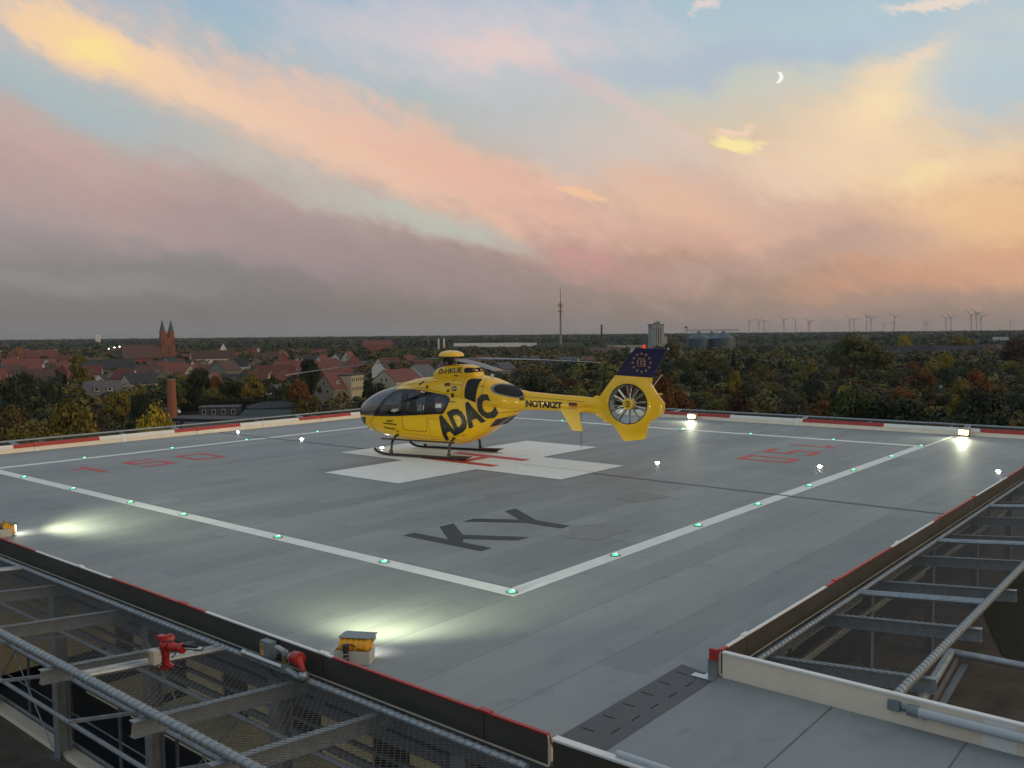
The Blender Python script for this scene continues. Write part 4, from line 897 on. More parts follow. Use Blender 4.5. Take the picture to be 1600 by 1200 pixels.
for k, z in enumerate((-.075, -.025, .025, .075)): q.box((FC[0], -.172, FC[1] + z), (.17 if k in (1, 2) else .12, .012, .026))
q.build('hub_slots', M['exh'], heli)
q = MB(); P_ = [(6.02, 2.578), (6.60, 3.335), (6.66, 3.345), (7.42, 3.335), (7.55, 3.325), (7.52, 3.29), (7.10, 2.518), (6.56, 2.548)]
bm = q.bm; lo = [bm.verts.new((x, -.037, z)) for x, z in P_]; hi = [bm.verts.new((x, .037, z)) for x, z in P_]; bm.faces.new(lo); bm.faces.new(hi[::-1])
for i in range(len(P_)): bm.faces.new((lo[i], lo[(i + 1) % len(P_)], hi[(i + 1) % len(P_)], hi[i]))
ft = q.build('fin_tip', M['blue'], heli, bevel=.01)
flat = lambda x, z: .037
q = MB(); EC = (6.80, 2.935)
for k in range(12):
    a = R_(90 + 30 * k); c_x, c_z = EC[0] + .262 * math.cos(a) + .0 * math.sin(a), EC[1] + .255 * math.sin(a); pts = []
    for j in range(10): r_ = .046 if j % 2 == 0 else .019; aa = R_(90 + 36 * j); pts.append((c_x + r_ * math.cos(aa), -.0415, c_z + r_ * math.sin(aa)))
    q.face(pts)
q.build('star_ring', M['gold'], ft)
letters('lettering', '112', .26, .14, -2, (6.67, 2.87), M['gold'], ft, .03, .004, flat)
letters('lettering', 'Notruf', .20, .06, -2, (6.70, 3.025), M['gold'], ft, .01, .004, flat)
letters('lettering', 'europaweit', .25, .035, -2, (6.675, 2.82), M['gold'], ft, .01, .004, flat)
q = MB(); q.cyl((6.86, 0, 3.34), (6.86, 0, 3.38), .045, n=12); q.sph((6.86, 0, 3.40), .04, (1, 1, 1.1)); q.build('beacon', M['emred'], ft, True)
q = MB(); q.sph((7.56, 0, 3.32), .028); q.build('tail_light', M['steel'], ft)
q = MB(); q.cyl((7.13, 0, 2.28), (7.37, 0, 2.60), .010, n=6); q.build('antenna', M['white_cap'], fin)
q = MB(); q.box((7.33, 0, 2.06), (.10, .10, .05)); q.build('tail_lamp', M['yellow'], fin, bevel=.01)
q = MB(); q.cyl((4.96, -.05, 1.48), (4.96, -.05, .45), .008, n=6); q.build('antenna_rod', M['rubber'], bom)
q = MB(); q.sph((5.45, 0, 1.88), .10, (1.3, .5, 1)); q.build('drive_cover', M['yellow'], bom, True)
# stabiliser with end plates
sb = empty('stabiliser', (0, 0, 0)); sb.parent = heli; CH.setdefault(heli.name, []).append(sb)
q = MB(); q.prism([(4.92, -.1), (5.35, -.1), (5.38, -1.24), (4.85, -1.24)], 1.60, 1.645); q.prism([(4.92, .1), (5.35, .1), (5.38, 1.24), (4.85, 1.24)], 1.60, 1.645); q.build('tailplane', M['yellow'], sb)
for sg in (-1, 1):
    P_ = [(4.82, 1.68), (5.38, 1.66), (5.50, 1.07), (5.20, 1.09)]
    q = MB(); bm = q.bm; lo = [bm.verts.new((x, sg * 1.24 - .015, z)) for x, z in P_]; hi = [bm.verts.new((x, sg * 1.24 + .015, z)) for x, z in P_]; bm.faces.new(lo); bm.faces.new(hi[::-1])
    for i in range(4): bm.faces.new((lo[i], lo[(i + 1) % 4], hi[(i + 1) % 4], hi[i]))
    q.build('end_plate', M['yellow'], sb)
# landing gear
for sg in (-1, 1):
    y = sg * 1.0
    q = MB(); q.tube([(-1.70, y, .20), (-1.58, y, .115), (-1.42, y, .065), (-1.2, y, .05), (1.62, y, .05)], .043, 12); sk = q.build('skid', M['skid'], heli, True)
    q = MB(); q.bar((1.05, y, .105), (1.80, y, .12), .2, .022); q.box((1.45, y, .07), (.5, .24, .012)); q.build('skid_pad', M['pad'], sk)
    q = MB(); q.bar((-1.42, y * .97, .53), (1.2, y * .97, .51), .13, .035); q.build('step', M['skid'], heli)
for x in (-1.08, 1.02):
    q = MB(); q.tube([(x, -1.0, .06), (x, -.93, .42), (x - .0, -.72, .60), (x + .02, -.35, .66), (x + .02, .35, .66), (x, .72, .60), (x, .93, .42), (x, 1.0, .06)], .04, 10); q.build('cross_tube', M['skid'], heli, True)
    q = MB()
    for sg in (-1, 1): q.cyl((x, sg * 1.0, .05), (x, sg * .975, .18), .058, n=12)
    q.build('saddle', M['skid'], heli, True)
# rotor
HX, HZ = .57, 3.02
q = MB(); q.cyl((HX, 0, 2.78), (HX, 0, 3.0), .14, .11, n=16); q.cyl((HX, 0, 2.93), (HX, 0, 3.06), .24, .24, n=20)
for a in (20, 110, 200, 290): q.cyl((HX + .2 * math.cos(R_(a)), .2 * math.sin(R_(a)), 2.80), (HX + .26 * math.cos(R_(a)), .26 * math.sin(R_(a)), 3.0), .022, n=8)
q.build('rotor_head', M['skid'], heli, True)
q = MB(); n_ = 28; rings = []
for k in range(8):
    t = k / 7; r_ = .40 * math.cos(t * 1.5); z = 3.115 + .165 * math.sin(t * 1.5) ** .85 if t else 3.1; rings.append([q.bm.verts.new((HX + r_ * math.cos(2 * math.pi * j / n_), r_ * math.sin(2 * math.pi * j / n_), z)) for j in range(n_)])
for A_, B_ in zip(rings[:-1], rings[1:]):
    for j in range(n_): q.bm.faces.new((A_[j], A_[(j + 1) % n_], B_[(j + 1) % n_], B_[j]))
q.bm.faces.new(rings[-1]); q.bm.faces.new(rings[0][::-1]); q.build('hub_cap', M['yellow'], heli, True)
for az, zt in ((225, 2.62), (315, 2.83), (45, 2.80), (135, 2.82)):
    a = R_(az); dr = Vector((math.cos(a), math.sin(a), 0)); sd = Vector((-math.sin(a), math.cos(a), 0)); q = MB(); prev = None; NS = 22; R0, R1 = .25, 5.06
    q2 = MB(); 
    for k in range(NS + 1):
        t = k / NS; r_ = R0 + (R1 - R0) * t; z = HZ + (zt - HZ) * t ** 1.7 
        ch = (.06 if t < .06 else .10 if t < .14 else .165); 
        if t > .96: ch *= .85
        th = .03 if t < .1 else .012; le, te = ch, -ch * (1.0 if t < .14 else 1.0)
        ctr = Vector((HX, 0, z)) + dr * r_; tw = Vector((0, 0, .10 * (1 - t)))
        ring = [ctr + sd * le + tw * le * 2, ctr + Vector((0, 0, th)), ctr + sd * te - tw * .3, ctr - Vector((0, 0, th))]
        tgt = q2 if k >= NS - 1 else q
        vr = [q.bm.verts.new(p_) for p_ in ring] if k <= NS - 1 else None
        if prev is not None and k <= NS - 1:
            for j in range(4): q.bm.faces.new((prev[j], prev[(j + 1) % 4], vr[(j + 1) % 4], vr[j]))
        if k >= NS - 1:
            v2 = [q2.bm.verts.new(p_) for p_ in ring]
            if k == NS:
                for j in range(4): q2.bm.faces.new((p2[j], p2[(j + 1) % 4], v2[(j + 1) % 4], v2[j]))
                q2.bm.faces.new(v2)
            p2 = v2
        if vr: prev = vr
    bl = q.build('rotor_blade', M['blade'], heli)
    q2.build('blade_tip', M['tipo'], bl)

# ------------------------------------------------------------------ foliage
def leafmat(name, col, dark=.68):
    m = mat(name, col, .75, var=.0, scale=1); t = m.node_tree; b = t.nodes['Principled BSDF']
    tcn = t.nodes.new('ShaderNodeTexCoord'); n = t.nodes.new('ShaderNodeTexNoise'); n.inputs['Scale'].default_value = 4.0; n.inputs['Detail'].default_value = 2; n.inputs['Roughness'].default_value = .5
    oi = t.nodes.new('ShaderNodeObjectInfo'); ad = t.nodes.new('ShaderNodeVectorMath'); ad.operation = 'ADD'
    sc_ = t.nodes.new('ShaderNodeVectorMath'); sc_.operation = 'SCALE'; sc_.inputs[0].default_value = (17, 31, 7); t.links.new(oi.outputs['Random'], sc_.inputs['Scale'])
    t.links.new(tcn.outputs['Object'], ad.inputs[0]); t.links.new(sc_.outputs[0], ad.inputs[1]); t.links.new(ad.outputs[0], n.inputs['Vector'])
    r = t.nodes.new('ShaderNodeValToRGB'); t.links.new(n.outputs['Fac'], r.inputs[0])
    e = r.color_ramp.elements; e[0].position = .36; e[0].color = (col[0] * dark, col[1] * dark * 1.1, col[2] * dark * 1.1, 1); e[1].position = .66; e[1].color = (col[0] * 1.42, col[1] * 1.40, col[2] * 1.25, 1)
    hs = t.nodes.new('ShaderNodeHueSaturation'); mr_ = t.nodes.new('ShaderNodeMapRange'); t.links.new(oi.outputs['Random'], mr_.inputs[0]); mr_.inputs['To Min'].default_value = .72; mr_.inputs['To Max'].default_value = 1.3
    t.links.new(mr_.outputs[0], hs.inputs['Value']); t.links.new(r.outputs[0], hs.inputs['Color']); t.links.new(hs.outputs[0], b.inputs['Base Color'])
    b.inputs['Specular IOR Level'].default_value = .15; return m
LM = {'dark green': leafmat('leaf_dark_green', (.032, .041, .022)), 'green': leafmat('leaf_green', (.060, .072, .026)), 'olive': leafmat('leaf_olive', (.112, .106, .030)),
      'yellow': leafmat('leaf_yellow', (.26, .20, .022)), 'golden brown': leafmat('leaf_golden', (.165, .128, .028)), 'rust orange': leafmat('leaf_rust', (.15, .062, .018)),
      'reddish brown': leafmat('leaf_redbrown', (.075, .042, .022)), 'grey brown': leafmat('leaf_greybrown', (.085, .074, .048)), 'brown': leafmat('leaf_brown', (.105, .080, .030))}
M['bark'] = mat('tree_bark', (.05, .042, .035), .9, var=.3, scale=8)
def quads_mesh(name, P, Nn, size, rng):
    """leaf quads at points P with normals-ish Nn"""
    k = len(P); a = rng.normal(size=(k, 3)); nrm = Nn + rng.normal(size=(k, 3)) * .55; nrm /= np.linalg.norm(nrm, axis=1)[:, None]
    u = np.cross(nrm, a); u /= np.linalg.norm(u, axis=1)[:, None]; v = np.cross(nrm, u)
    s_ = (size * rng.uniform(.6, 1.35, k))[:, None]
    V_ = np.stack([P - u * s_ - v * s_ * .7, P + u * s_ - v * s_ * .7, P + u * s_ * .6 + v * s_ * .8, P - u * s_ * .6 + v * s_ * .8], 1).reshape(-1, 3)
    me = bpy.data.meshes.new(name); me.vertices.add(4 * k); me.vertices.foreach_set('co', V_.astype(np.float32).ravel())
    me.loops.add(4 * k); me.loops.foreach_set('vertex_index', np.arange(4 * k, dtype=np.int32)); me.polygons.add(k)
    me.polygons.foreach_set('loop_start', np.arange(0, 4 * k, 4, dtype=np.int32)); me.polygons.foreach_set('loop_total', np.full(k, 4, np.int32)); me.update(calc_edges=True)
    return me
def crown_points(shape, n, rng):
    """unit tree: radius .5 in xy, z from 0 to 1 (crown only)"""
    cl = []
    if shape == 'conifer':
        z = rng.beta(1.1, 1.7, n); rr = (1 - z) * .5 * (0.75 + .25 * np.cos(z * 60)) ; a = rng.uniform(0, 2 * np.pi, n); q_ = rng.uniform(.55, 1.05, n) ** .5
        P = np.stack([rr * q_ * np.cos(a), rr * q_ * np.sin(a), z - .06 * q_], 1); Nn = np.stack([np.cos(a), np.sin(a), np.full(n, .6)], 1); return P, Nn
    if shape == 'poplar': cnt, base = 26, lambda: (rng.uniform(.0, .22), rng.uniform(.05, .93))
    elif shape == 'wide': cnt, base = 26, None
    else: cnt, base = 20, None
    per = n // cnt
    for i in range(cnt):
        if shape == 'poplar':
            r0, z0 = base(); a = rng.uniform(0, 2 * np.pi); w = .26 * math.sin(math.pi * min(.97, z0 * .85 + .12)) ** .6; c0 = np.array([r0 * np.cos(a), r0 * np.sin(a), z0]); rad = np.array([w, w, .10])
        else:
            d = rng.normal(size=3); d /= np.linalg.norm(d); d[2] = abs(d[2]) * 1.1 - .25; k = rng.uniform(.45, 1.0) ** .5
            c0 = np.array([d[0] * .36 * k, d[1] * .36 * k, .50 + d[2] * .36 * k]); rr = rng.uniform(.11, .21); rad = np.array([rr, rr, rr * (.75 if shape == 'wide' else .9)])
            if shape == 'tall': rad[2] *= 1.1
        v = rng.normal(size=(per, 3)); v /= np.linalg.norm(v, axis=1)[:, None]; v[:, 2] = np.where(v[:, 2] < -.2, -v[:, 2] * .6, v[:, 2])
        rr_ = rng.uniform(.62, 1.12, per)[:, None] * (1 + .16 * np.sin(v[:, :1] * 9 + i) * np.cos(v[:, 1:2] * 8 + i * 2))
        cl.append((c0 + v * rr_ * rad, v))
    return np.concatenate([c_[0] for c_ in cl]), np.concatenate([c_[1] for c_ in cl])
CROWN = {}
for sh, nn_, sz, vr in (('round', 3400, .020, 4), ('wide', 3400, .019, 2), ('tall', 3400, .020, 2), ('conifer', 2800, .026, 2), ('poplar', 3600, .020, 1)):
    for k in range(vr):
        P, Nn = crown_points(sh, nn_, RNG); CROWN.setdefault(sh, []).append(quads_mesh('crown', P, Nn, sz, RNG))
for ms in CROWN.values():
    for me in ms: me.materials.append(LM['green'])
def trunk_mesh():
    q = MB(); q.cyl((0, 0, 0), (0, 0, .45), .028, .018, 8); q.cyl((0, 0, .42), (.0, 0, .8), .018, .006, 6)
    for a, h in ((.3, .30), (2.2, .36), (4.1, .42), (5.4, .34), (1.2, .46)): q.cyl((0, 0, h), (.25 * math.cos(a), .25 * math.sin(a), h + .26), .011, .003, 5)
    me = bpy.data.meshes.new('trunk'); q.bm.to_mesh(me); q.bm.free(); me.materials.append(M['bark']); return me
TR = trunk_mesh()
TREES = []
def tree(p, h, w, shape, col, label, group, low=.12):
    root = empty('tree', p, random.uniform(0, 6.28), label, 'tree', group); root.name = {'conifer': 'conifer_tree', 'poplar': 'poplar_tree'}.get(shape, 'broadleaf_tree')
    root['_px'] = 0; del root['_px']
    me = random.choice(CROWN[shape])
    c_ = bpy.data.objects.new('crown', me); COL.objects.link(c_); c_.parent = root; ww = w * (1.8 if shape == 'poplar' else 1.05); c_.scale = (ww, ww, h * (1 - low)); c_.location = (0, 0, h * (low - .17) if shape in ('round', 'wide', 'tall') else h * low)
    if shape in ('round', 'wide', 'tall'): c_.scale.z = h * (1.17 - low)
    c_.material_slots[0].link = 'OBJECT'; c_.material_slots[0].material = LM[col]
    t_ = bpy.data.objects.new('trunk', TR); COL.objects.link(t_); t_.parent = root; t_.scale = (w, w, h)
    return root
def mpp(p): return (Vector((p.x - CAM.x, p.y - CAM.y, 0)).length) / FPX
def tree_px(px, ytop, ybase, wpx, shape, col, label, group=None, low=.08):
    p = gp(px, ybase); s_ = mpp(p) * math.cos(math.atan(abs(px - 800) / FPX)); h = max(2.5, (ybase - ytop) * s_); return tree(p, h, wpx * s_, shape, col, label, group, low)
taken = []
NT = [  # px, top, base, width, shape, colour, label
 (20, 578, 690, 60, 'round', 'dark green', 'dark bluish green tree near the left picture edge, above the golden trees'),
 (60, 640, 800, 150, 'wide', 'golden brown', 'biggest golden brown tree at the lower left, nearest the deck'),
 (118, 605, 770, 95, 'round', 'golden brown', 'golden brown tree behind the biggest one, left of the poplar foot'),
 (20, 620, 745, 90, 'round', 'brown', 'brown tree at the left picture edge behind the biggest golden tree'),
 (125, 551, 640, 26, 'poplar', 'olive', 'tall twin poplar rising above the roofs at the left'),
 (96, 590, 668, 26, 'conifer', 'dark green', 'dark pointed conifer just left of the poplar'),
 (75, 590, 655, 32, 'round', 'dark green', 'low dark tree between two conifers left of the poplar'),
 (40, 574, 650, 34, 'tall', 'dark green', 'dark blue green tree in front of the roofs at far left'),
 (188, 598, 680, 46, 'tall', 'golden brown', 'golden brown tree in front of the pinkish gabled house'),
 (160, 620, 740, 70, 'round', 'grey brown', 'dark grey brown tree below the poplar'),
 (206, 640, 790, 60, 'round', 'dark green', 'dark green tree left of the bright yellow bushes'),
 (205, 672, 800, 40, 'wide', 'yellow', 'bright yellow green bush just above the far left barrier'),
 (245, 622, 790, 76, 'round', 'yellow', 'large mustard yellow rounded tree in front of the brick chimney'),
 (268, 580, 642, 50, 'round', 'green', 'green tree behind the brick chimney'),
 (222, 605, 690, 40, 'round', 'dark green', 'dark tree between the pinkish house and the yellow tree'),
 (312, 562, 640, 42, 'tall', 'dark green', 'tall dark tree right of the brick chimney'),
 (298, 585, 640, 26, 'conifer', 'dark green', 'dark conifer close to the right of the brick chimney'),
 (333, 600, 642, 44, 'round', 'olive', 'olive tree right of the dark conifer, behind the long shed'),
 (362, 590, 640, 44, 'round', 'green', 'green rounded tree behind the long low shed'),
 (396, 578, 642, 40, 'tall', 'golden brown', 'golden brown tree between the green tree and the orange maple'),
 (338, 578, 640, 26, 'round', 'rust orange', 'small orange tree between dark trees near the town centre'),
 (468, 582, 650, 34, 'wide', 'rust orange', 'rust orange maple under the left rotor blade tip'),
 (440, 600, 640, 34, 'round', 'green', 'green tree left of the orange maple, by the sheds'),
 (490, 568, 640, 28, 'round', 'dark green', 'dark green tree right of the orange maple'),
 (484, 553, 610, 36, 'round', 'dark green', 'dark round tree among red roofs left of the gabled grey house'),
 (478, 606, 735, 66, 'wide', 'brown', 'bushy brown tree just above the barrier left of the nose'),
 (525, 612, 735, 60, 'round', 'grey brown', 'thin brown tree in front of the grey gabled house'),
 (430, 640, 760, 50, 'wide', 'brown', 'low brown bush above the barrier left of the bushy brown tree'),
 (592, 590, 650, 42, 'wide', 'dark green', 'dark conifer hedge tree in front of the cream red roofed house'),
 (575, 588, 640, 22, 'tall', 'dark green', 'narrow dark tree beside the small white house'),
 (830, 568, 700, 74, 'round', 'dark green', 'very dark tree right of the engine cowling'),
 (902, 588, 700, 62, 'round', 'olive', 'olive tree behind the tail boom'),
 (868, 600, 720, 60, 'tall', 'dark green', 'dark tree behind the tail boom lettering'),
 (945, 578, 690, 34, 'conifer', 'dark green', 'dark pointed tree left of the fin'),
 (935, 592, 720, 36, 'round', 'golden brown', 'golden tree just in front of the fin leading edge'),
 (1035, 570, 690, 46, 'round', 'rust orange', 'orange tree just right of the fin tip'),
 (1335, 510, 602, 76, 'round', 'olive', 'huge olive tree reaching the horizon in the right part of town'),
 (1315, 521, 602, 52, 'tall', 'green', 'green left half of the huge tree clump at right'),
 (1365, 530, 606, 58, 'wide', 'olive', 'sloping olive crown on the right side of the huge tree'),
 (1146, 540, 590, 20, 'conifer', 'dark green', 'single pointed spruce in front of the grain silos'),
 (1100, 545, 600, 44, 'round', 'olive', 'yellowish tree in front of the left grain silo'),
 (1048, 527, 580, 40, 'round', 'brown', 'brown rounded tree right of the grain elevator tower'),
 (1528, 590, 745, 96, 'tall', 'dark green', 'big almost black conifer mass near the right lower barrier'),
 (1400, 598, 735, 120, 'tall', 'dark green', 'wide very dark tree in the middle of the right woods'),
 (1330, 590, 730, 76, 'round', 'green', 'dark green tree left of the wide dark one at right'),
 (1318, 588, 680, 34, 'tall', 'yellow', 'yellow birch like tree in the middle of the right woods'),
 (1455, 645, 780, 80, 'round', 'grey brown', 'pale grey brown thicket between the two darkest trees at right'),
 (1155, 600, 720, 60, 'tall', 'reddish brown', 'reddish tree above the barrier right of the tail'),
 (1182, 632, 740, 30, 'round', 'yellow', 'small yellow bush just above the far right barrier'),
 (1242, 632, 745, 34, 'round', 'rust orange', 'small orange brown bush just above the far right barrier'),
 (1525, 566, 650, 46, 'round', 'rust orange', 'red orange tree in the right woods near the white roofs'),
 (1498, 580, 680, 44, 'round', 'golden brown', 'golden brown tree just left of the red one at right'),
 (1147, 570, 640, 26, 'round', 'yellow', 'light yellow tree below the grain silos'),
 (1590, 520, 590, 60, 'round', 'reddish brown', 'reddish dark tree at the right picture edge near the horizon'),
 (1476, 548, 590, 30, 'round', 'yellow', 'golden tree in front of the dark roofed houses at right'),
 (1412, 520, 556, 26, 'round', 'yellow', 'yellow tree standing above the dark roofs at right'),
 (1500, 517, 556, 44, 'wide', 'golden brown', 'wide golden tree behind the dark roofs at right'),
 (28, 541, 568, 18, 'round', 'yellow', 'yellow tree left of the brick school tower'),
]
for t_ in NT: tree_px(*t_)
ORD = ['first', 'second', 'third', 'fourth', 'fifth', 'sixth', 'seventh', 'eighth', 'ninth', 'tenth', 'eleventh', 'twelfth', 'thirteenth', 'fourteenth', 'fifteenth', 'sixteenth', 'seventeenth', 'eighteenth', 'nineteenth', 'twentieth']
for b_ in ('twenty', 'thirty', 'forty'):
    ORD += [b_ + '-' + o for o in ORD[:9]] + [{'twenty': 'thirtieth', 'thirty': 'fortieth', 'forty': 'fiftieth'}[b_]]
PAL_R = ['dark green'] * 5 + ['green'] * 4 + ['olive'] * 4 + ['golden brown'] * 3 + ['brown'] * 4 + ['reddish brown'] * 2 + ['grey brown'] * 3 + ['yellow'] + ['rust orange']
PAL_L = ['dark green'] * 5 + ['green'] * 4 + ['olive'] * 4 + ['golden brown'] * 3 + ['brown'] * 3 + ['grey brown'] * 2
SHP = ['round'] * 5 + ['wide'] * 3 + ['tall'] * 3 + ['conifer']
def rows(rows_, x0, x1, pal, where, gapf=.8, hm=(7, 12), skip=None, group='trees of the woods'):
    for ri, yb in enumerate(rows_):
        x = x0 + random.uniform(0, 20); lst = []
        while x < x1:
            p = gp(x, yb + random.uniform(-.12, .12) * (yb - horizon(x))); s_ = mpp(p); w = random.uniform(7, 12.5); h = random.uniform(*hm)
            if not (skip and skip(x, yb)): lst.append((x, p, w, h))
            x += w / s_ * gapf * random.uniform(.8, 1.5)
        for i, (x, p, w, h) in enumerate(lst):
            sh = random.choice(SHP); col = random.choice(pal)
            if sh == 'conifer': col = 'dark green'; w *= .7
            tree(p, h, w, sh, col, f'{col} {"conifer" if sh == "conifer" else "tree"}, {ORD[i]} from left in {ORD[ri]} row {where}', group, .06)
rows([735, 690, 655, 628, 606, 588, 574], 1040, 1640, PAL_R, 'beyond the far right barrier', .82, group='trees of the right woods')
rows([720, 680, 645, 615], 740, 1040, PAL_R, 'behind the tail boom', .82, group='trees behind the tail boom')
rows([760, 715, 675], -30, 470, PAL_L, 'beyond the far left barrier', .95, (6, 9), lambda x, y: 270 < x < 470, group='trees beyond the far left barrier')
rows([636, 612], -20, 640, PAL_L, 'in front of the town roofs', 1.9, (6, 9), lambda x, y: 490 < x < 650 or 255 < x < 300 and y > 620, group='trees in front of the town')

rows([600, 588, 577, 567], -15, 560, PAL_L + ['golden brown', 'yellow'], 'among the town roofs', 3.6, (7, 11), None, 'trees among the town roofs')
print('TREES', sum(1 for o in COL.objects if o.get('category') == 'tree'))
# far woods nobody could count: one object per belt
def belt(name, spec, label, cat='woods'):
    Ps, Ns, Sz, ids = [], [], [], []; gi = 0
    for (xa, xb, d0, d1, n, hm, wm) in spec:
        for i in range(n):
            px = RNG.uniform(xa, xb); d = d0 * (d1 / d0) ** RNG.uniform(); g_ = gdist(px, d); h = RNG.uniform(*hm); w = RNG.uniform(*wm); m_ = 95 if d < 1500 else 30
            v = RNG.normal(size=(m_, 3)); v /= np.linalg.norm(v, axis=1)[:, None]; v[:, 2] = np.abs(v[:, 2]) * 1.1 - .15
            P = np.array([g_.x, g_.y, GZ + h * .45]) + v * np.array([w / 2, w / 2, h * .5]) * RNG.uniform(.7, 1.08, (m_, 1)); Ps.append(P); Ns.append(v + [0, 0, .4]); Sz.append(np.full(m_, w * .085 if d < 1500 else min(w * .26, h * .30))); ids += [gi % 6] * m_; gi += 1
    P = np.concatenate(Ps); me = quads_mesh(name, P, np.concatenate(Ns), np.concatenate(Sz), RNG)
    for k in spec_cols[name]: me.materials.append(LM[k])
    me.polygons.foreach_set('material_index', np.array(ids, np.int32) % len(spec_cols[name])); me.update()
    o = link(name, me); tag(o, label, cat, None, 'stuff')
spec_cols = {'far_woodland': ['dark green', 'green', 'dark green', 'grey brown', 'dark green', 'green'], 'horizon_forest': ['dark green', 'dark green', 'green'], 'hedgerows': ['green', 'brown', 'olive', 'dark green', 'dark green', 'grey brown']}
belt('hedgerows', [(1030, 1640, 225, 640, 900, (3, 6), (4, 8)), (720, 1060, 225, 560, 500, (3, 6), (4, 8)), (-60, 270, 215, 420, 300, (2.5, 5), (4, 7)), (440, 640, 240, 520, 160, (2, 4), (3, 6)), (1040, 1640, 560, 1150, 620, (6, 11), (9, 14)), (740, 1060, 480, 1250, 420, (6, 11), (8, 13)), (560, 760, 560, 1250, 260, (6, 10), (8, 13)), (-60, 570, 330, 900, 330, (5, 8), (7, 10)), (-60, 570, 900, 1400, 420, (8, 12), (9, 14))], 'mixed autumn trees filling the gardens and woods behind the counted rows')
belt('far_woodland', [(-80, 1700, 2500, 3300, 1300, (10, 16), (20, 40)), (-80, 700, 1500, 1900, 150, (8, 12), (10, 20)), (1330, 1700, 1200, 2000, 350, (9, 13), (12, 22)), (900, 1300, 1500, 2300, 45, (7, 11), (10, 22))], 'dark woods and hedges across the far plain')
belt('horizon_forest', [(-120, 1750, 3300, 6500, 4200, (14, 18), (40, 80))], 'blue dark forest line along the horizon')

# ------------------------------------------------------------------ town
HM = {}
def hmat(k, col, **kw): HM[k] = mat('house_' + k, col, **kw)
for k, col in (('red_tile', (.125, .042, .033)), ('brown_tile', (.082, .044, .037)), ('dark_tile', (.030, .032, .038)), ('grey_roof', (.085, .09, .095)), ('orange_tile', (.16, .055, .038)), ('green_roof', (.035, .055, .052))): hmat(k, col, rough=.8, var=.28, scale=.7, rnd=.25)
for k, col in (('cream_wall', (.46, .42, .28)), ('white_wall', (.50, .50, .48)), ('grey_wall', (.20, .19, .165)), ('tan_wall', (.26, .21, .15)), ('pink_wall', (.42, .33, .27)), ('brick_wall', (.21, .072, .045)), ('shed_wall', (.05, .06, .06)), ('pale_wall', (.60, .60, .56)), ('greygreen_wall', (.16, .18, .17))): hmat(k, col, rough=.8, var=.12, scale=.6, rnd=.12)
M['pane'] = mat('window_pane', (.03, .033, .038), .15, var=0, spec=.7)
M['wframe'] = mat('window_frame_white', (.5, .5, .47), .5, var=0)
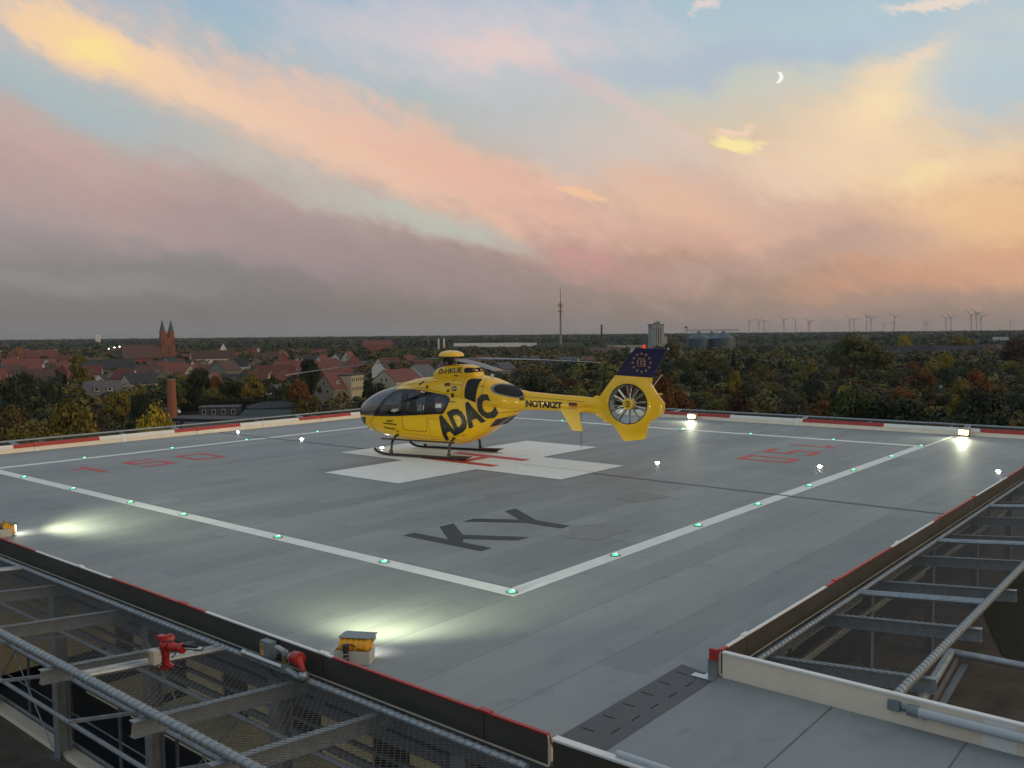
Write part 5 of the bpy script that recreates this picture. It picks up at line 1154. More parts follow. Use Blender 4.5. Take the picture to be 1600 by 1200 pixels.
def house(p, w, l, hw_, hr, yaw, wall_, roof_, label, name='house', group=None, kind='gable', wins=(2, 3), chim=1, dorm=0, wfront=None, cat='house', gw=None, vis=True, rng=None):
    """ridge along local x (length l), gable width w along y; yaw in degrees: 0 = ridge square to the view"""
    d = p - CAM; base = math.atan2(d.y, d.x) - math.pi / 2
    root = empty(name, p, base + R_(yaw), label, cat, group)
    q = MB()
    if kind == 'gable':
        bm = q.bm; P_ = [(-w / 2, 0), (w / 2, 0), (w / 2, hw_), (0, hw_ + hr), (-w / 2, hw_)]
        A = [bm.verts.new((-l / 2, y, z)) for y, z in P_]; B = [bm.verts.new((l / 2, y, z)) for y, z in P_]; bm.faces.new(A); bm.faces.new(B[::-1])
        for i in range(5): bm.faces.new((A[i], A[(i + 1) % 5], B[(i + 1) % 5], B[i]))
    else: q.box((0, 0, hw_ / 2), (l, w, hw_))
    q.build('wall', HM[wall_], root)
    q = MB(); ov = .35
    if kind == 'gable':
        sl_ = hr / (w / 2)
        for sg in (-1, 1):
            a = Vector((0, sg * (w / 2 + ov), hw_ - ov * sl_ + .05)); b = Vector((0, 0, hw_ + hr + .05)); q.bm.verts.ensure_lookup_table()
            vs = []
            for x in (-l / 2 - .25, l / 2 + .25):
                for pt in (a, b): 
                    for dz_ in (0, .22): vs.append(q.bm.verts.new((x, pt.y, pt.z + dz_)))
            for f in ((0, 1, 3, 2), (4, 6, 7, 5), (0, 4, 5, 1), (2, 3, 7, 6), (1, 5, 7, 3), (0, 2, 6, 4)): q.bm.faces.new([vs[i] for i in f])
    elif kind == 'hip':
        e = .4; ri = max(.3, l / 2 - w / 2); vs = [q.bm.verts.new(v) for v in ((-l / 2 - e, -w / 2 - e, hw_ - .1), (l / 2 + e, -w / 2 - e, hw_ - .1), (l / 2 + e, w / 2 + e, hw_ - .1), (-l / 2 - e, w / 2 + e, hw_ - .1), (-ri, 0, hw_ + hr), (ri, 0, hw_ + hr))]
        for f in ((0, 1, 5, 4), (1, 2, 5), (2, 3, 4, 5), (3, 0, 4), (3, 2, 1, 0)): q.bm.faces.new([vs[i] for i in f])
    else: q.box((0, 0, hw_ + .15), (l + .5, w + .5, .3))
    rf = q.build('roof', HM[roof_], root)
    for i in range(chim):
        q = MB(); x = (-.25 + .45 * i) * l; q.box((x, .1 * w, hw_ + hr * .8 + .6), (.7, .6, 2.0)); q.build('chimney', HM['brick_wall'], rf)
    # windows on the two long walls and the gables that face the viewer
    nf, nc = wins
    def win(x, y, z, ww, hh, axis):
        q = MB(); sz = (ww, .08, hh) if axis == 'x' else (.08, ww, hh); q.box((x, y, z), sz); f_ = q.build('window', M['wframe'], root)
        q = MB(); sz = (ww * .8, .12, hh * .84) if axis == 'x' else (.12, ww * .8, hh * .84); q.box((x, y, z), sz); q.build('pane', M['pane'], f_)
    if wins[0]:
        fh = hw_ / nf
        for fl in range(nf):
            for k in range(nc):
                x = (k + .5) / nc * l - l / 2
                win(x, -w / 2 - .03, fl * fh + fh * .55, min(1.15, l / nc * .45), min(1.6, fh * .55), 'x')
        if gw:
            side = -1 if gw[0] < 0 else 1
            for (yy, zz) in gw[1]: win(side * (l / 2 + .03), yy, zz, 1.1, 1.4, 'y')
    for i in range(dorm):
        x = (i + .5) / dorm * l * .7 - l * .35; q = MB(); z0_ = hw_ + hr * .38; y_ = -w / 2 * .62
        q.box((x, y_ - .2, z0_ + .1), (1.7, 1.7, 1.5)); dm = q.build('dormer', HM['white_wall'], rf)
        q = MB(); q.box((x, y_ - 1.08, z0_ + .15), (1.1, .06, 1.0)); q.build('pane', M['pane'], dm)
        q = MB(); q.box((x, y_ - .2, z0_ + .92), (2.0, 2.0, .14)); q.build('dormer_roof', HM[roof_], dm)
    return root
def H(px, yb, *a, **k): return house(gp(px, yb), *a, **k)
# hand placed ones
H(517, 632, 8.5, 9, 6.3, 5.2, 58, 'tan_wall', 'red_tile', 'brown gable fronted house with red roof and dormer, left of the helicopter nose', wins=(2, 4), dorm=1, gw=(-1, [(-1.6, 5.2), (1.6, 5.2), (0, 8.2)]))
H(541, 629, 10, 10, 10.6, .4, 62, 'cream_wall', 'dark_tile', 'tall cream flat topped house with rows of windows, beside the brown gabled one', kind='flat', wins=(3, 6), chim=0)
H(570, 626, 5, 6, 4.2, 3.0, 60, 'white_wall', 'dark_tile', 'small white house with dark blue roof right of the tall cream house', wins=(1, 2), chim=0)
H(563, 617, 7, 10, 4.6, 4.2, 70, 'tan_wall', 'dark_tile', 'dark roofed house between the tall cream house and the dark trees', wins=(1, 2), chim=1)
H(622, 612, 14, 19, 5.2, 4.8, 50, 'cream_wall', 'red_tile', 'long cream house with red roof above the helicopter windscreen', wins=(1, 8), gw=(-1, [(-1.4, 5.8), (1.4, 5.8)]), chim=2)
H(658, 606, 13, 16, 6, 5.0, 62, 'white_wall', 'grey_roof', 'white half timbered gabled house left of the registration lettering', wins=(2, 6), gw=(-1, [(-1.4, 6.5), (1.4, 6.5), (-2.2, 3), (2.2, 3)]), chim=0)
H(595, 590, 8, 9, 6, 5.5, 70, 'pale_wall', 'brown_tile', 'narrow pale gabled house above the cream red roofed house', wins=(2, 3), chim=0)
H(694, 604, 10, 12, 5, 4, 20, 'brick_wall', 'dark_tile', 'red brick house behind the rotor mast fairing', wins=(1, 4))
H(786, 594, 10, 12, 6.2, 3.6, 52, 'greygreen_wall', 'grey_roof', 'grey gabled house below the right rotor blade', wins=(2, 3), gw=(-1, [(-1.3, 4.6), (1.3, 4.6)]), chim=1)
H(160, 634, 9, 13, 4.5, 4.8, 8, 'cream_wall', 'grey_roof', 'cream house with grey roof and two white dormers right of the poplar', wins=(1, 5), dorm=2)
H(217, 618, 9, 13, 5.5, 4.4, 32, 'pink_wall', 'dark_tile', 'pinkish gabled house left of the brick chimney', wins=(1, 3), gw=(1, [(0, 6.3), (0, 3)]), chim=1)
H(166, 590, 11, 34, 5.5, 6.0, 8, 'grey_wall', 'dark_tile', 'long house with nearly black roof left of the church', wins=(1, 9), chim=0)
H(205, 596, 10, 16, 3.0, .3, 5, 'pale_wall', 'grey_roof', 'white flat industrial roof above the pinkish house', kind='flat', wins=(0, 0), chim=0)
H(232, 600, 12, 15, 4.5, 5.4, 20, 'grey_wall', 'brown_tile', 'large brown roofed house below the church nave', wins=(1, 3))
H(268, 597, 13, 17, 5, 6.0, 28, 'cream_wall', 'red_tile', 'cream gabled house with red roof right below the church tower', wins=(1, 4), gw=(-1, [(0, 6.5)]))
H(246, 602, 7, 8, 4.5, 3.8, 60, 'greygreen_wall', 'brown_tile', 'small green gabled house before the church tower', wins=(1, 2), gw=(-1, [(0, 5.2)]))
H(291, 592, 8, 9, 4.5, 4.2, 64, 'white_wall', 'red_tile', 'small white gabled house right of the cream one by the church', wins=(1, 2))
H(332, 574, 14, 34, 7.5, 6.5, 8, 'white_wall', 'brown_tile', 'long white block with brown roof right of the church', wins=(2, 9), chim=0)
H(350, 573, 15, 8, 6.0, 14, 88, 'pale_wall', 'brown_tile', 'tall pale stepped gable wall right of the long white block', wins=(1, 1), chim=0)
H(352, 594, 13, 14, 6, 5.4, 48, 'grey_wall', 'brown_tile', 'grey gabled house with blank wall below the long white block', wins=(1, 3))
H(34, 590, 15, 22, 5.5, 6.8, 10, 'pink_wall', 'red_tile', 'broad red roofed house with pointed dormer at the far left', wins=(1, 6), dorm=1)
H(57, 603, 11, 17, 4.2, 4.6, 14, 'white_wall', 'brown_tile', 'white house with brown roof below the broad red roof at far left', wins=(1, 5))
H(84, 605, 9, 9, 4.0, .3, 30, 'white_wall', 'dark_tile', 'small white flat building left of the conifer and poplar', kind='flat', wins=(1, 2), chim=0)
H(-6, 570, 10, 11, 9, 6, 70, 'pale_wall', 'red_tile', 'pale green gable cut by the left picture edge', wins=(1, 2))
H(540, 583, 13, 60, 7.5, .4, 6, 'grey_wall', 'grey_roof', 'long grey slab block in the middle of the red roofs', kind='flat', wins=(2, 16), chim=0)
H(553, 586, 15, 15, 4.5, 8, 20, 'tan_wall', 'red_tile', 'big pointed red hipped roof right of the slab block', kind='hip', wins=(1, 4))
H(430, 598, 12, 20, 3.5, 6.0, 12, 'white_wall', 'red_tile', 'red mansard house with two white gable dormers', wins=(1, 4), dorm=2)
H(463, 596, 14, 24, 4.5, 7.0, 14, 'white_wall', 'red_tile', 'wide red roof above the orange maple', wins=(1, 5), dorm=1)
H(508, 592, 12, 18, 5, 5.6, 30, 'white_wall', 'red_tile', 'red roofed house between slab block and brown gabled house', wins=(1, 4))
H(420, 616, 9, 14, 3.6, .5, 4, 'white_wall', 'grey_roof', 'low white flat building left of the orange maple', kind='flat', wins=(1, 5), chim=0)
H(345, 672, 9, 30, 3.2, .4, -32, 'shed_wall', 'dark_tile', 'long low dark shed behind the far left barrier with small windows', kind='flat', wins=(1, 10), chim=0)
H(345, 650, 7, 12, 3.0, .3, -10, 'shed_wall', 'grey_roof', 'low shed with pale flat roof right of the brick chimney', kind='flat', wins=(1, 4), chim=0)
H(375, 690, 12, 28, 3.0, 1.4, -28, 'white_wall', 'grey_roof', 'low grey roofed garage row just above the barrier', wins=(1, 6), chim=0)
H(425, 668, 11, 15, 3.0, 1.8, -22, 'shed_wall', 'green_roof', 'dark green shed with shallow roof left of the brown bush', wins=(1, 2), chim=0)
H(428, 648, 10, 16, 2.8, 1.6, 6, 'shed_wall', 'dark_tile', 'dark hipped shed behind the green shed', kind='hip', wins=(0, 0), chim=0)
H(403, 692, 8, 15, 3.2, 1.5, -20, 'white_wall', 'grey_roof', 'white walled garage with grey roof at the barrier', wins=(1, 3), chim=0)
H(1055, 568, 13, 14, 6.5, 5.4, 50, 'grey_wall', 'brown_tile', 'grey gabled house right of the fin', wins=(1, 2), chim=0)
H(918, 578, 10, 12, 4.8, 4.6, 55, 'white_wall', 'brown_tile', 'white gabled house left of the fin', wins=(1, 3))
H(868, 575, 9, 11, 4.8, 4.4, 60, 'brick_wall', 'dark_tile', 'red brick house below the lattice mast', wins=(1, 3))
H(1473, 561, 14, 62, 5, 6.5, 4, 'pale_wall', 'dark_tile', 'terrace with dark roof and white dormers left in the right hand row', wins=(1, 14), dorm=5, chim=2)
H(1412, 561, 14, 50, 5, 6.5, 4, 'pale_wall', 'dark_tile', 'terrace with dark roof and dormers next to the huge tree', wins=(1, 12), dorm=4, chim=2)
H(1545, 556, 14, 36, 5, 6.0, -4, 'brick_wall', 'brown_tile', 'dark red terrace in front of the flat grey building', wins=(1, 8), chim=1)
H(1568, 556, 12, 14, 6, 5.0, 40, 'white_wall', 'brown_tile', 'white gable end of the dark red terrace at right', wins=(1, 2))
H(1540, 547, 22, 52, 12, .6, 4, 'greygreen_wall', 'grey_roof', 'flat grey building with small square windows near the right edge', kind='flat', wins=(2, 10), chim=0)
H(1563, 547, 14, 16, 16, .6, 4, 'pale_wall', 'grey_roof', 'white top storey block on the grey building near the right edge', kind='flat', wins=(3, 4), chim=0)
H(780, 542, 30, 90, 8, .5, 2, 'pale_wall', 'grey_roof', 'long white industrial hall right of the rotor hub, on the plain', kind='flat', wins=(0, 0), chim=0)
H(735, 541, 30, 70, 7, .5, 2, 'pale_wall', 'grey_roof', 'white industrial hall behind the rotor hub', kind='flat', wins=(0, 0), chim=0)
H(823, 541, 20, 40, 7, .5, 2, 'pale_wall', 'grey_roof', 'short white industrial hall left of the lattice mast', kind='flat', wins=(0, 0), chim=0)
H(975, 550, 16, 50, 9, .6, 6, 'cream_wall', 'grey_roof', 'low cream block left of the grain elevator tower', kind='flat', wins=(2, 12), chim=0)
H(1000, 552, 20, 36, 6, .5, 4, 'pale_wall', 'grey_roof', 'white low hall in front of the grain elevator tower', kind='flat', wins=(0, 0), chim=0)
H(945, 560, 22, 30, 5, 6, 6, 'tan_wall', 'brown_tile', 'wide brown roof near the dark factory chimney', wins=(0, 0), chim=0)
H(590, 553, 14, 40, 12, 6, 6, 'brick_wall', 'red_tile', 'brick school with tall red roof and small turret behind the town', wins=(2, 8), chim=0)
H(1468, 606, 8, 12, 3, 1.6, 10, 'pale_wall', 'grey_roof', 'white roofed garden hut left in the right woods', wins=(1, 2), chim=0)
H(1483, 605, 8, 9, 3, 1.4, -10, 'pale_wall', 'grey_roof', 'white roofed garden hut beside the first one', wins=(1, 2), chim=0)
H(1052, 640, 8, 10, 3.4, 2.2, 10, 'pale_wall', 'grey_roof', 'small white hut among trees just right of the fin', wins=(1, 2), chim=0)
H(15, 552, 14, 40, 5, .5, 8, 'pale_wall', 'grey_roof', 'distant white hall at the left picture edge', kind='flat', wins=(0, 0), chim=0)
# brick school with tower at left
sc1 = H(52, 572, 16, 40, 8, 6, 8, 'brick_wall', 'red_tile', 'old brick school with tower at the far left', wins=(2, 10), chim=0)
q = MB(); q.box((-11, -6, 9), (4, 4, 18)); q.build('tower', HM['brick_wall'], sc1)
q = MB(); q.cyl((-11, -6, 18), (-11, -6, 22.5), 2.9, .1, 4); q.build('tower_roof', HM['dark_tile'], sc1)
# fill: rows of roofs, copies of a few house kinds
protos = {}
def proto_house(key, *a, **k):
    o = house(Vector((0, 0, GZ)), *a, **k); protos[key] = o; o['category'] = 'house'; return o
FILL = [('red', 9.5, 13, 5, 5.0, 'white_wall', 'red_tile', 'gable'), ('red', 9, 11, 4.5, 5.4, 'cream_wall', 'orange_tile', 'gable'), ('brown', 10, 15, 4.8, 5.0, 'grey_wall', 'brown_tile', 'gable'),
        ('brown', 9, 12, 5.2, 4.6, 'tan_wall', 'brown_tile', 'gable'), ('dark', 9.5, 13, 5, 4.6, 'white_wall', 'dark_tile', 'gable'), ('red hipped', 12, 14, 4.6, 5.2, 'pink_wall', 'red_tile', 'hip'), ('brown', 11, 17, 4.6, 5.8, 'brick_wall', 'red_tile', 'gable')]
used_p = set(); pr = []
for f_ in FILL:
    o = house(Vector((CAM.x, CAM.y + 1, GZ)), f_[1], f_[2], f_[3], f_[4], 0, f_[5], f_[6], 'x', wins=(1, 3), kind=f_[7], chim=1, group='roofs of the town'); pr.append((o, f_[0]))
nearT = [(517, 632), (541, 629), (570, 626), (622, 612), (658, 606), (595, 590), (160, 634), (217, 618), (166, 590), (232, 600), (268, 597), (332, 574), (350, 573), (352, 594), (34, 590), (57, 603), (540, 583), (553, 586), (430, 598), (463, 596), (508, 592), (420, 616)]
HB = []
for ri, yb in enumerate([606, 598, 590, 582, 575, 568, 562, 557]):
    x = -12 + random.uniform(0, 10); lst = []
    xr = 545 if yb > 560 else 480
    while x < xr:
        y_ = yb + random.uniform(-1.6, 1.6) - .0096 * 0
        p = gp(x, y_); s_ = mpp(p); w = random.uniform(10, 15) / s_
        clash = any(abs(x - a) < 13 + 7 / s_ and abs(yb - b) < 6 for a, b in nearT) or (190 < x < 262 and yb < 585) or random.random() < .12
        if not clash: lst.append((x, p))
        x += w
    for i, (x, p) in enumerate(lst):
        src, nm = random.choice(pr)
        if src.name not in used_p: o = src; used_p.add(src.name)
        else: o = copy_tree(src)
        o.location = p; d = p - CAM; o.rotation_euler = (0, 0, math.atan2(d.y, d.x) - math.pi / 2 + R_(random.choice([0, 8, -10, 25, 55, 70, -40, 90]) + random.uniform(-6, 6)))
        k = random.uniform(.68, 1.0); o.scale = (k, k, k * random.uniform(.95, 1.15)); o['label'] = f'small {nm} roofed town house, {ORD[i]} from left in {ORD[ri]} row of roofs'
        o['group'] = 'roofs of the town'
# a few more houses behind the rotor and tail
for i, (px, yb, c1, c2, yw) in enumerate([(660, 585, 'brick_wall', 'red_tile', 20), (700, 590, 'tan_wall', 'brown_tile', 40), (745, 588, 'brick_wall', 'brown_tile', 60), (845, 590, 'tan_wall', 'dark_tile', 20), (755, 576, 'brick_wall', 'red_tile', 30), (828, 577, 'white_wall', 'grey_roof', 10), (890, 580, 'white_wall', 'grey_roof', -20), (640, 575, 'brick_wall', 'red_tile', 50), (610, 580, 'tan_wall', 'red_tile', 15)]):
    H(px, yb, 9.5, 13, 5, 4.6, yw, c1, c2, f'{["red","brown","brown","dark","red","grey","grey","red","red"][i]} roofed house, {["left of the rotor mast","behind the rotor head","right of the rotor head","under the right rotor blade","above the right rotor blade root","above the right rotor blade","below the dark factory chimney","among trees above the windscreen","above the long cream house"][i]}', wins=(1, 4), group='houses behind the helicopter')

# church
cp = gp(262, 569); cs = mpp(cp)
ch = empty('church', cp, 0, 'red brick church with two pointed green spires above the town', 'church'); dv = cp - CAM; ch.rotation_euler = (0, 0, math.atan2(dv.y, dv.x) - math.pi / 2)
TW, TH = 19 * cs, 39 * cs
q = MB(); q.box((0, 0, TH / 2), (TW, TW * .7, TH)); tw_ = q.build('tower', HM['brick_wall'], ch)
for sg in (-1, 1):
    x = sg * TW * .32; q = MB(); q.box((x, 0, TH + 2.2), (TW * .34, TW * .4, 8.5)); q.build('turret', HM['brick_wall'], tw_)
    q = MB(); q.cyl((x, 0, TH + 6.4), (x, 0, TH + 6.4 + 16 * cs), TW * .21, .05, 8); q.build('spire', mat('verdigris_copper', (.05, .09, .10), .6, var=.15, scale=.4) if sg < 0 else bpy.data.materials['verdigris_copper'], tw_)
q = MB(); q.box((0, -.5, TH + 1), (TW * .34, 2, 3)); q.cyl((0, 0, TH + 2), (0, 0, TH + 6), 1.2, .2, 8); q.build('gable', HM['brick_wall'], tw_)
for x in (-2.3, 0, 2.3):
    q = MB(); q.box((x, -TW * .35 - .05, TH * .52), (.9, .2, TH * .34)); q.build('louvre', M['dk'], tw_)
for x in (-4.4, 4.4):
    q = MB(); q.box((x, -TW * .35 - .05, TH * .8), (1.2, .2, 4)); q.build('louvre', M['dk'], tw_)
q = MB(); nw, nl, nh, nr = 22, 37, 7, 11; bm = q.bm; P_ = [(-nw / 2, 0), (nw / 2, 0), (nw / 2, nh), (0, nh + nr), (-nw / 2, nh)]
A = [bm.verts.new((-nl - 4, y, z)) for y, z in P_]; B = [bm.verts.new((-4, y, z)) for y, z in P_]; bm.faces.new(A); bm.faces.new(B[::-1])
for i in range(5): bm.faces.new((A[i], A[(i + 1) % 5], B[(i + 1) % 5], B[i]))
nv = q.build('nave', HM['brick_wall'], ch)
q = MB(); ri = 14
vs = [q.bm.verts.new(v) for v in ((-nl - 5, -nw / 2 - 1, nh - .4), (-5.5, -nw / 2 - 1, nh - .4), (-5.5, nw / 2 + 1, nh - .4), (-nl - 5, nw / 2 + 1, nh - .4), (-nl + 4, 0, nh + nr + .6), (-5.5, 0, nh + nr + .6))]
vs[4].co.x = -nl - 4
for f in ((0, 1, 5, 4), (1, 2, 5), (2, 3, 4, 5), (3, 0, 4), (3, 2, 1, 0)): q.bm.faces.new([vs[i] for i in f])
q.build('nave_roof', HM['brown_tile'], ch)
ch.rotation_euler.z += R_(16)
# brick chimney
bp_ = gp(270, 672); bs = mpp(bp_); b0 = empty('brick_chimney', bp_, R_(20), 'square red brick chimney standing alone among the trees', 'chimney')
q = MB(); hC = (672 - 599) * bs; q.cyl((0, 0, 0), (0, 0, hC), 1.35, 1.12, 8); q.build('stack', mat('chimney_brick', (.27, .10, .055), .85, var=.2, scale=2), b0)
q = MB(); q.cyl((0, 0, hC), (0, 0, hC + .25), 1.22, 1.22, 8); q.build('cap', HM['grey_wall'], b0)
q = MB(); q.cyl((.8, -1.3, 5), (.8, -1.8, 5.2), .5, n=10); q.build('dish', HM['white_wall'], b0)
# lattice / tube mast
mp_ = gdist(876, 1950); ms = mpp(mp_); mr_ = empty('radio_mast', mp_, 0, 'tall grey radio tower with two platforms, highest thing on the horizon', 'tower')
M['conc'] = mat('concrete_grey', (.24, .23, .20), .8, var=.1, scale=.05)
q = MB(); q.cyl((0, 0, 0), (0, 0, 75), 2.4, 2.0, 14); q.cyl((0, 0, 75), (0, 0, 92), 2.0, 1.7, 14); q.build('shaft', M['conc'], mr_, True)
q = MB(); q.cyl((0, 0, 92), (0, 0, 121), .85, .75, 10); q.cyl((0, 0, 121), (0, 0, 127), .3, .2, 8); q.build('antenna', mat('mast_red_white', (.25, .17, .15), .6, var=.1, scale=.1), mr_, True)
q = MB()
for z, r_ in ((72, 5.8), (74.5, 4.2), (85.5, 5.6), (91, 4.0)): q.cyl((0, 0, z), (0, 0, z + .8), r_, n=16)
for k in range(8):
    a = k * .785; q.cyl((5 * math.cos(a), 5 * math.sin(a), 72), (5 * math.cos(a), 5 * math.sin(a), 76), .35, n=6); q.cyl((4.8 * math.cos(a), 4.8 * math.sin(a), 84), (4.8 * math.cos(a), 4.8 * math.sin(a), 89.5), .4, n=6)
q.build('platform', M['conc'], mr_)
fp = gdist(940, 1500); fs = empty('factory_chimney', fp, 0, 'slim dark factory chimney between the radio tower and the grain elevator', 'chimney')
q = MB(); q.cyl((0, 0, 0), (0, 0, 38), 1.9, 1.4, 12); q.build('stack', mat('soot_brick', (.06, .04, .035), .9, var=.2, scale=.3), fs, True)
q = MB(); q.cyl((0, 0, 38), (0, 0, 39.2), 1.7, 1.7, 12); q.build('rim', M['dk'], fs)
# grain elevator tower
gp_ = gdist(1025, 1250); gt = empty('grain_elevator', gp_, 0, 'pale concrete grain elevator tower on the horizon right of the helicopter fin', 'tower'); d = gp_ - CAM; gt.rotation_euler = (0, 0, math.atan2(d.y, d.x) - math.pi / 2 + R_(24))
q = MB(); q.box((0, 0, 18), (17, 15, 36)); q.build('wall', mat('silo_concrete', (.30, .31, .30), .8, var=.16, scale=.15), gt)
q = MB()
for x in (-5, -1.8, 1.8, 5): q.cyl((x, -7.5, 0), (x, -7.5, 34), 1.3, n=10)
q.build('ribs', bpy.data.materials['silo_concrete'], gt, True)
q = MB(); q.box((0, 0, 36.5), (19, 17, 1)); q.box((-1, 0, 38), (4, 4, 3)); q.box((4, 0, 38.5), (3, 3, 4)); q.cyl((1, 0, 37), (1, 0, 43), .3, n=6); q.build('roof', M['galv_dark'], gt)
q = MB(); q.box((0, -7.8, 20), (.0 + 1.4, .3, 22)); q.box((-3.4, -7.8, 20), (1.0, .3, 22)); q.box((3.4, -7.8, 20), (1.0, .3, 22)); q.build('window_strip', M['dk'], gt)
q = MB(); q.box((11, 0, 10), (6, 12, 20)); q.build('annex', bpy.data.materials['silo_concrete'], gt)
# steel silos with conveyor gantry
M['silo'] = mat('corrugated_silo', (.075, .11, .125), .5, .4, var=.15, scale=.3, stretch=(.2, .2, 4))
for i, (px, dd_, r_, lab) in enumerate(((1092, 1050, 13.5, 'left large corrugated steel grain silo with cone roof'), (1130, 1050, 13.5, 'right large corrugated steel grain silo with cone roof'), (1112, 1085, 11, 'middle corrugated steel grain silo set back between two large ones'))):
    p = gdist(px, dd_); s0 = empty('grain_silo', p, 0, lab, 'silo', 'steel grain silos'); q = MB()
    for k in range(10): q.cyl((0, 0, k * 1.8), (0, 0, k * 1.8 + 1.7), r_, n=36)
    q.cyl((0, 0, 0), (0, 0, 18), r_ - .12, n=36); q.build('drum', M['silo'], s0, True)
    q = MB(); q.cyl((0, 0, 18), (0, 0, 25.5), r_ + .3, 1.2, 36); q.cyl((0, 0, 25.5), (0, 0, 26.6), 1.2, n=12); q.build('cone_roof', M['silo'], s0)
    q = MB()
    for k in range(18): a = k * math.pi / 9; q.bar((r_ * math.cos(a), r_ * math.sin(a), 0), (r_ * math.cos(a), r_ * math.sin(a), 18), .25, .25)
    q.build('stiffener', M['galv_dark'], s0)
cg = empty('conveyor_gantry', gdist(1112, 1040), 0, 'conveyor gantry running over the tops of the grain silos', 'gantry'); d = cg.location - CAM; cg.rotation_euler = (0, 0, math.atan2(d.y, d.x) - math.pi / 2)
q = MB()
for z in (26.5, 28.3): q.bar((-29, 0, z), (30, 0, z), .35, .35)
for k in range(30): q.bar((-29 + k * 2, 0, 26.5), (-28 + k * 2, 0, 28.3), .15, .15); q.bar((-28 + k * 2, 0, 28.3), (-27 + k * 2, 0, 26.5), .15, .15)
q.build('truss', M['galv_dark'], cg)
q = MB(); 
for x, y in ((-30, -1), (-27.6, -1), (-30, 1), (-27.6, 1)): q.bar((x, y, 0), (x, y, 31), .25, .25)
for k in range(10): q.bar((-30, -1, k * 3), (-27.6, -1, k * 3 + 3), .15, .15)
q.box((-28.8, 0, 31), (3.4, 3, 2)); q.build('elevator_leg', M['galv_dark'], cg)
# twin pale silos far left
for i, px in enumerate((150.5, 154.5)):
    p = gdist(px, 2600); q = MB(); q.cyl((0, 0, 0), (0, 0, 30), 3.0, n=12); q.sph((0, 0, 30), 3.0); o = q.build('farm_silo', HM['pale_wall']); o.location = p; tag(o, ['left one of two thin pale farm silos before the far forest', 'right one of two thin pale farm silos before the far forest'][i], 'silo', 'pale farm silos')
for i, px in enumerate((685, 693.5)):
    p = gdist(px, 1500); q = MB(); q.cyl((0, 0, 0), (0, 0, 17), 1.5, n=12); q.sph((0, 0, 17), 1.6); o = q.build('vent_stack', HM['pale_wall']); o.location = p; tag(o, ['left of the two small white domed stacks above the rotor cap', 'right of the two small white domed stacks above the rotor cap'][i], 'stack', 'white domed stacks')
for i, (px, py, d_) in enumerate(((178, 542.5, 1400), (186, 540.5, 1500), (169, 543.5, 1450))):
    s_ = d_ / FPX; p = gdist(px, d_); p.z = 0; lp = empty('yard_lamp', Vector((p.x, p.y, GZ)), 0, ['brightest lit yard lamp left of the church', 'small lit yard lamp right of the brightest one', 'faint lit yard lamp left of the brightest one'][i], 'lamp', 'lit yard lamps')
    hz = CAM.z - (py - horizon(px)) * s_ - GZ; q = MB(); q.cyl((0, 0, 0), (0, 0, hz), .15, n=6); q.build('pole', M['galv_dark'], lp); q = MB(); q.sph((0, 0, hz), [1.5, .8, .6][i]); q.build('lamp', M['emtown'], lp)

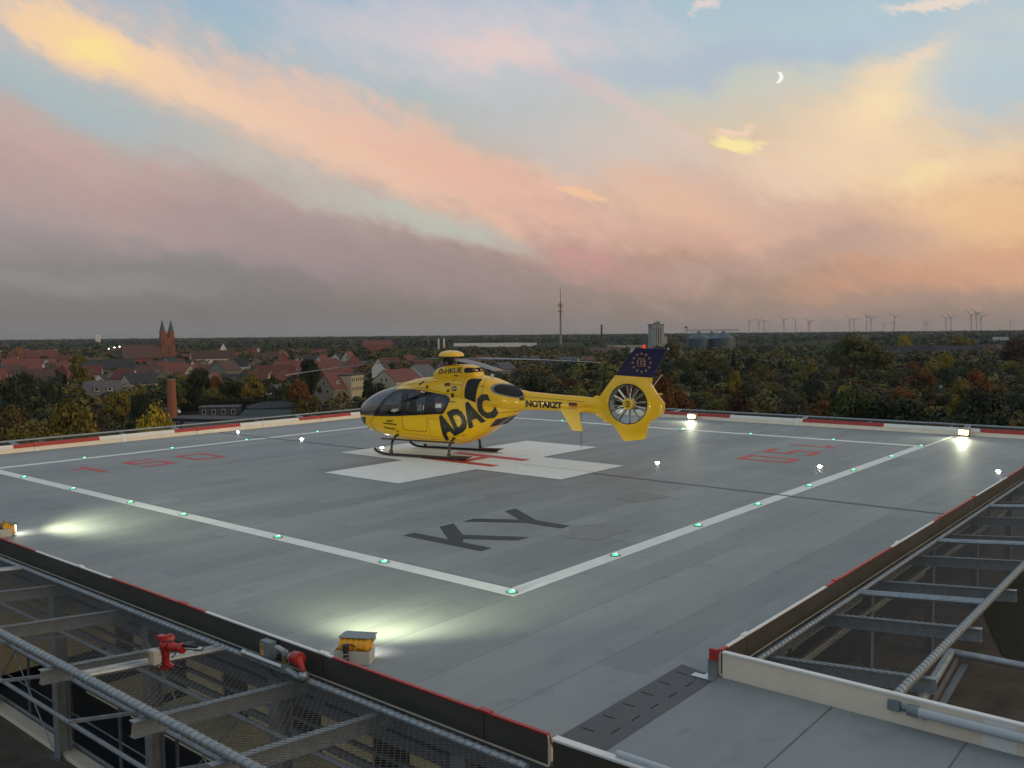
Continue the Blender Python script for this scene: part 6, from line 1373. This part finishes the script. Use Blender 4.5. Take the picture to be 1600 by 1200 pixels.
# wind turbines
TB = [(1170.6, 502), (1186, 503), (1194, 503), (1225, 500), (1243, 501), (1263, 502.5), (1266, 503), (1328, 500), (1334.5, 500), (1354, 496), (1361, 498), (1381, 507), (1397.5, 495), (1395, 506), (1444, 504), (1448.5, 505.5), (1478, 498), (1486, 496), (1517.5, 493), (1526, 490.5), (1532.5, 494), (1579, 503)]
M['turb'] = mat('turbine_paint', (.26, .27, .28), .6, var=0)
tproto = None
def turbine():
    r = empty('wind_turbine', (0, 0, 0), 0, None, 'wind turbine', 'wind turbines on the horizon')
    q = MB(); q.cyl((0, 0, 0), (0, 0, 99), 2.3, 1.4, 10); q.build('tower', M['turb'], r, True)
    q = MB(); q.box((0, 2, 100), (4, 11, 4)); q.sph((0, -4, 100), 2.4); q.build('nacelle', M['turb'], r)
    for k in range(3):
        e = empty('blade', (0, -5, 100)); e.parent = r; bpy.data.objects.remove(e)
        a = R_(120 * k + 15); q = MB(); u = Vector((math.cos(a), 0, math.sin(a))); v = Vector((-math.sin(a), 0, math.cos(a)))
        pts = [u * 1 + v * 1, u * 10 + v * 2.2, u * 45 + v * .4, u * 45 - v * .4, u * 10 - v * 1.0, u * 1 - v * 1]; lo = [q.bm.verts.new(Vector((0, -5.4, 100)) + p) for p in pts]; hi = [q.bm.verts.new(Vector((0, -4.6, 100)) + p) for p in pts]
        q.bm.faces.new(lo); q.bm.faces.new(hi[::-1])
        for i in range(6): q.bm.faces.new((lo[i], lo[(i + 1) % 6], hi[(i + 1) % 6], hi[i]))
        q.build('blade', M['turb'], r)
    return r
TL = sorted(TB)
for i, (px, hy) in enumerate(TL):
    cs_ = math.cos(math.atan((px - 800) / FPX)); dist = 4300 + 900 * ((i * 37) % 10) / 10; p = gdist(px, dist / cs_); hub = 25.8 + (horizon(px) - hy) * dist / FPX
    if tproto is None: tproto = turbine(); o = tproto
    else: o = copy_tree(tproto)
    o.location = p; d = p - CAM; o.rotation_euler = (0, 0, math.atan2(d.y, d.x) - math.pi / 2 + R_(random.uniform(-40, 40))); o.scale = (hub / 100,) * 3
    o['label'] = f'pale wind turbine on the horizon, {ORD[i]} from the left'
    for b_ in CH[o.name]:
        if b_.name.startswith('blade'): pass

# ------------------------------------------------------------------ haze
q = MB(); q.box((3000, 3000, (GZ - 1 + 140) / 2), (19800, 19800, 141 - GZ)); hz = q.build('haze', M['slot']); hz['kind'] = 'stuff'; hz['label'] = 'thin dusk haze over the plain'
hm = bpy.data.materials.new('thin_haze'); hm.use_nodes = True; t = hm.node_tree; t.nodes.clear(); o_ = t.nodes.new('ShaderNodeOutputMaterial'); v_ = t.nodes.new('ShaderNodeVolumePrincipled')
v_.inputs['Color'].default_value = (.80, .88, 1, 1); v_.inputs['Density'].default_value = HAZE = 4e-5; t.links.new(v_.outputs[0], o_.inputs['Volume']); hz.data.materials[0] = hm
# group labels for deck level groups already set; keep view layer fresh
bpy.context.view_layer.update()
